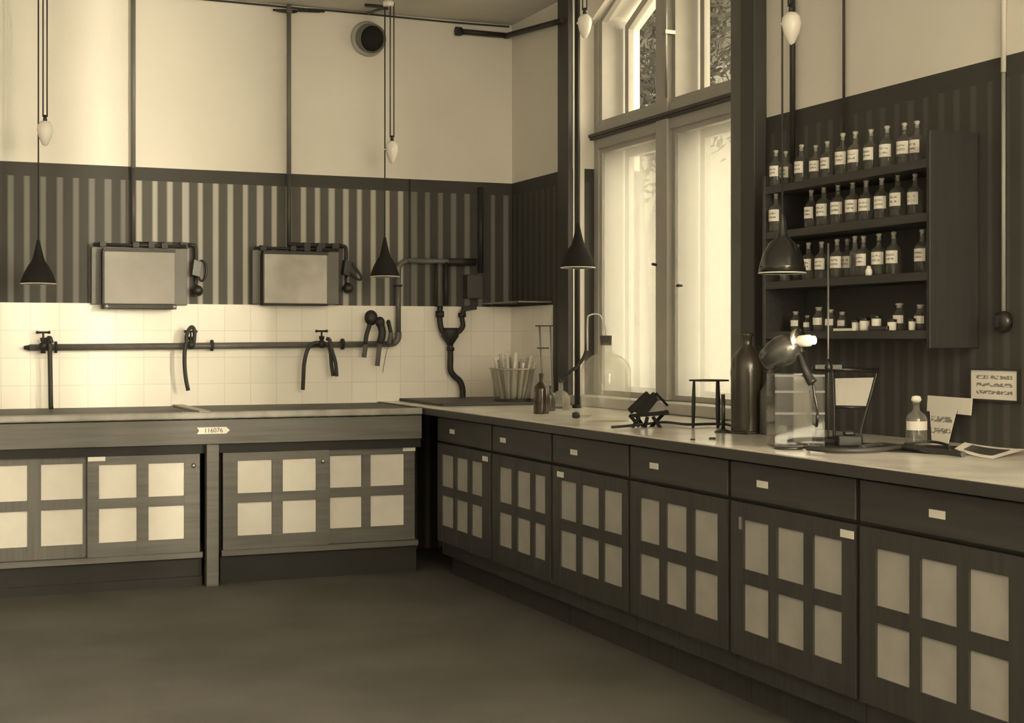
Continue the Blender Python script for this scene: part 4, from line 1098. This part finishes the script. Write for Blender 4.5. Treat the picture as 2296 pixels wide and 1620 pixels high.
# tall thin retort rod with dark frame and screen
rb = on_top(1857, 992, TZ)
trr = rb.dot(RY); s = trr / F
rs = thing('retort_stand', rb, 'very tall thin retort rod rising before the bottle shelves', 'stand')
MB().cyl(rb, rb + Vector((0, 0, (992 - 545) * s)), .0035).build('rod', mat('thin_steel', .22, .3, metal=.6), rs)
MB().obox(rb + Vector((0, 0, .008)) + RY * .04, RX * .05, RY * .07, Vector((0, 0, .008))).build('foot_plate', M_black, rs)
zc_ = EYE + (HY - 822) / F * trr
MB().obox(Vector((rb.x, rb.y, zc_)) + RX * .0 , RX * .05, RY * .008, Vector((0, 0, .008))).lathe([(.014, -.02), (.018, 0), (.006, .03)], Vector((rb.x, rb.y, zc_)), 14).build('clamp', M_black, rs)

sb = on_top(1912, 990, TZ) + RY * .07
tS = sb.dot(RY); s = tS / F
ea = thing('screen_easel', sb, 'pale screen slung in a dark slanting frame behind the retort rod', 'screen')
def S(px, py, dy=0.0): return sb + RX * ((px - 1912) * s) + Vector((0, 0, EYE + (HY - py) / F * tS - TZ)) + RY * dy
vs = [S(1882, 848), S(1972, 846), S(1956, 910), S(1884, 908)]
MB().add([p_ for p_ in vs] + [p_ + RY * .008 for p_ in vs], [(0, 3, 2, 1), (4, 5, 6, 7), (0, 1, 5, 4), (1, 2, 6, 5), (2, 3, 7, 6), (3, 0, 4, 7)]).build('screen_sheet', mat('pale_screen', .50, .7, var=.1), ea)
MB().tube([S(1830, 826), S(1980, 830)], .009, 8, False).build('top_bar', M_black, ea)
MB().tube([S(1976, 832), S(1962, 885), S(1943, 952), S(1935, 986)], .0065, 8).build('frame_leg', M_black, ea)
MB().tube([S(1876, 828), S(1879, 910), S(1880, 986)], .0065, 8).build('frame_leg', M_black, ea)
MB().tube([S(1880, 912), S(1956, 914)], .006, 8, False).build('lower_bar', M_black, ea)
q = T(1905, 985)
tag(MB().obox(on_top(1903, 1000, TZ) + Vector((0, 0, .02)), RX * .045, RY * .03, Vector((0, 0, .02))).obox(on_top(1903, 1000, TZ) + Vector((0, 0, .048)), RX * .02, RY * .02, Vector((0, 0, .008))).build('switch_box', M_black, bevel=.006), 'small black box on the worktop under the pale screen', 'box')
mA, mB_, mC, mD = on_top(1748, 1003, TZ), on_top(2150, 1019, TZ), on_top(2150, 1001, TZ), on_top(1748, 986, TZ)  # added dark sheet, imitates the dark wall reflected in the worktop
for q_ in (mC, mD): q_.x = min(q_.x, XR - .02)
mm = MB(); top_ = [p_ + Vector((0, 0, .0025)) for p_ in (mA, mB_, mC, mD)]; bot_ = [p_ + Vector((0, 0, .0002)) for p_ in (mA, mB_, mC, mD)]
mm.add(top_ + bot_, [(0, 1, 2, 3), (7, 6, 5, 4), (0, 4, 5, 1), (1, 5, 6, 2), (2, 6, 7, 3), (3, 7, 4, 0)])
tag(mm.build('dark_reflection_sheet', mat('dark_reflection_black', .025, .8, spec=.2)), 'thin black sheet imitating a dark reflection on the worktop under the jar, screen and cables', 'sheet')
# cables heaped on the worktop
hose([T(1810, 1004), T(1850, 1008), T(1900, 1010), T(1960, 1008), T(2010, 1003), T(2050, 1001)], .0085, 'black cable lying on the worktop before the pale screen', group='loose hoses on the worktop')
hose([T(1930, 1003), T(1975, 997), T(2030, 1003), T(2080, 1009), T(2130, 1014), T(2160, 1018)], .010, 'thick dark hose curving along the worktop below the wash bottle', group='loose hoses on the worktop')
hose([T(2030, 995), T(2070, 990), T(2100, 991), T(2125, 998), T(2130, 1008)], .005, 'thin looped cable between the wash bottle and the curled photograph', group='loose hoses on the worktop')

# clear bottle with label
q = on_top(2061, 1000, TZ); s = q.dot(RY) / F; r = 23.5 * s; q = q + RY * r
wbt = thing('labelled_clear_bottle', q, 'clear round bottle with a broad white label in front of the note cards', 'bottle')
def qz(py): return EYE + (HY - py) / F * q.dot(RY) - TZ
MB().lathe([(.0001, 0), (r * .95, 0), (r, .006), (r, qz(938)), (r * .85, qz(930)), (r * .35, qz(920)), (r * .3, qz(914)), (r * .3, qz(905)), (r * .45, qz(903)), (r * .45, qz(899))], q, 28, cap=False).build('bottle_glass', glass_mat('wash_bottle_glass', .70, .12, .1), wbt)
mb = MB(); n = 12; vs = []
for k in range(n + 1):
    a = math.radians(-170 + 160 * k / n) ; dr = RX * math.cos(a) + RY * math.sin(a)
    for z_ in (qz(963), qz(943)): vs.append(q + dr * (r + .0008) + Vector((0, 0, z_)))
mb.add(vs, [(2 * k, 2 * k + 2, 2 * k + 3, 2 * k + 1) for k in range(n)], True); mb.build('label', M_paper, wbt)
MB().lathe([(r * .25, qz(903)), (r * .5, qz(896)), (r * .4, qz(888)), (.0001, qz(886))], q, 16, cap=False).build('stopper', M_porc, wbt)

# cards leaning by the wall
XCd = XR - .035
def WQ(px, py, dx=0.0): return on_right(px, py, XCd - dx)
def card(pts, th_, name, m, label, cat):
    vs = [WQ(*p_) for p_ in pts]; vs2 = [v_ + Vector((th_, 0, 0)) for v_ in vs]
    o = MB().add(vs + vs2, [(0, 1, 2, 3), (7, 6, 5, 4), (0, 4, 5, 1), (1, 5, 6, 2), (2, 6, 7, 3), (3, 7, 4, 0)]).build(name, m)
    return tag(o, label, cat, 'note cards leaning on the wall')
bz_ = TZ
def at_floor(px): d = ray(px); t = (XCd - .03) / d.x; return HY + (EYE - TZ) / t * F
card([(2080, 886, .0), (2180, 893, .0), (2177, 931, .0), (2078, 921, .0)], .002, 'note_card', M_paper, 'wide cream note card leaning on the wall beside the notice', 'card')
card([(2084, 912, .012), (2145, 918, .012), (2126, at_floor(2126) - 1, .03), (2089, at_floor(2089) - 1, .03)], .002, 'note_card', M_label, 'tall written note card standing below the wide one', 'card')
# curled photograph
pts = [[(2140, 1005, .02), (2163, 991, .06)], [(2180, 1016, .006), (2220, 996, .05)], [(2226, 1027, .001), (2296, 1004, .035)]]
ph = thing('curled_photograph', on_top(2225, 1015, TZ), 'curled dark photographic print with white border on the near end of the worktop', 'photograph')
A = on_top(2140, 1005, .964); B = on_top(2226, 1028, .9502); Cc = on_top(2163, 991, .977); D = on_top(2302, 1006, .966)
def sheet(u, v_, lift=0.0):
    p_ = (A * (1 - u) + B * u) * (1 - v_) + (Cc * (1 - u) + D * u) * v_
    p_ = p_ + Vector((0, 0, .006 * math.sin(u * math.pi) * -1 + lift)); p_.z = max(p_.z, TZ + .001 + lift)
    p_.x = min(p_.x, XR - .012); return p_
def grid(u0, u1, v0, v1, lift, n=10):
    mb = MB(); vs = [sheet(u0 + (u1 - u0) * i / n, v0 + (v1 - v0) * j / n, lift) for i in range(n + 1) for j in range(n + 1)]
    vs2 = [p_ - Vector((0, 0, .0008)) for p_ in vs]
    N = (n + 1)
    fs = [(i * N + j, (i + 1) * N + j, (i + 1) * N + j + 1, i * N + j + 1) for i in range(n) for j in range(n)]
    return mb.add(vs + vs2, fs + [tuple(k + N * N for k in f[::-1]) for f in fs], True)
grid(0, 1, 0, 1, 0).build('paper_border', M_paper, ph)
grid(.16, .82, .22, .84, .0012).build('print_image', M_print, ph)
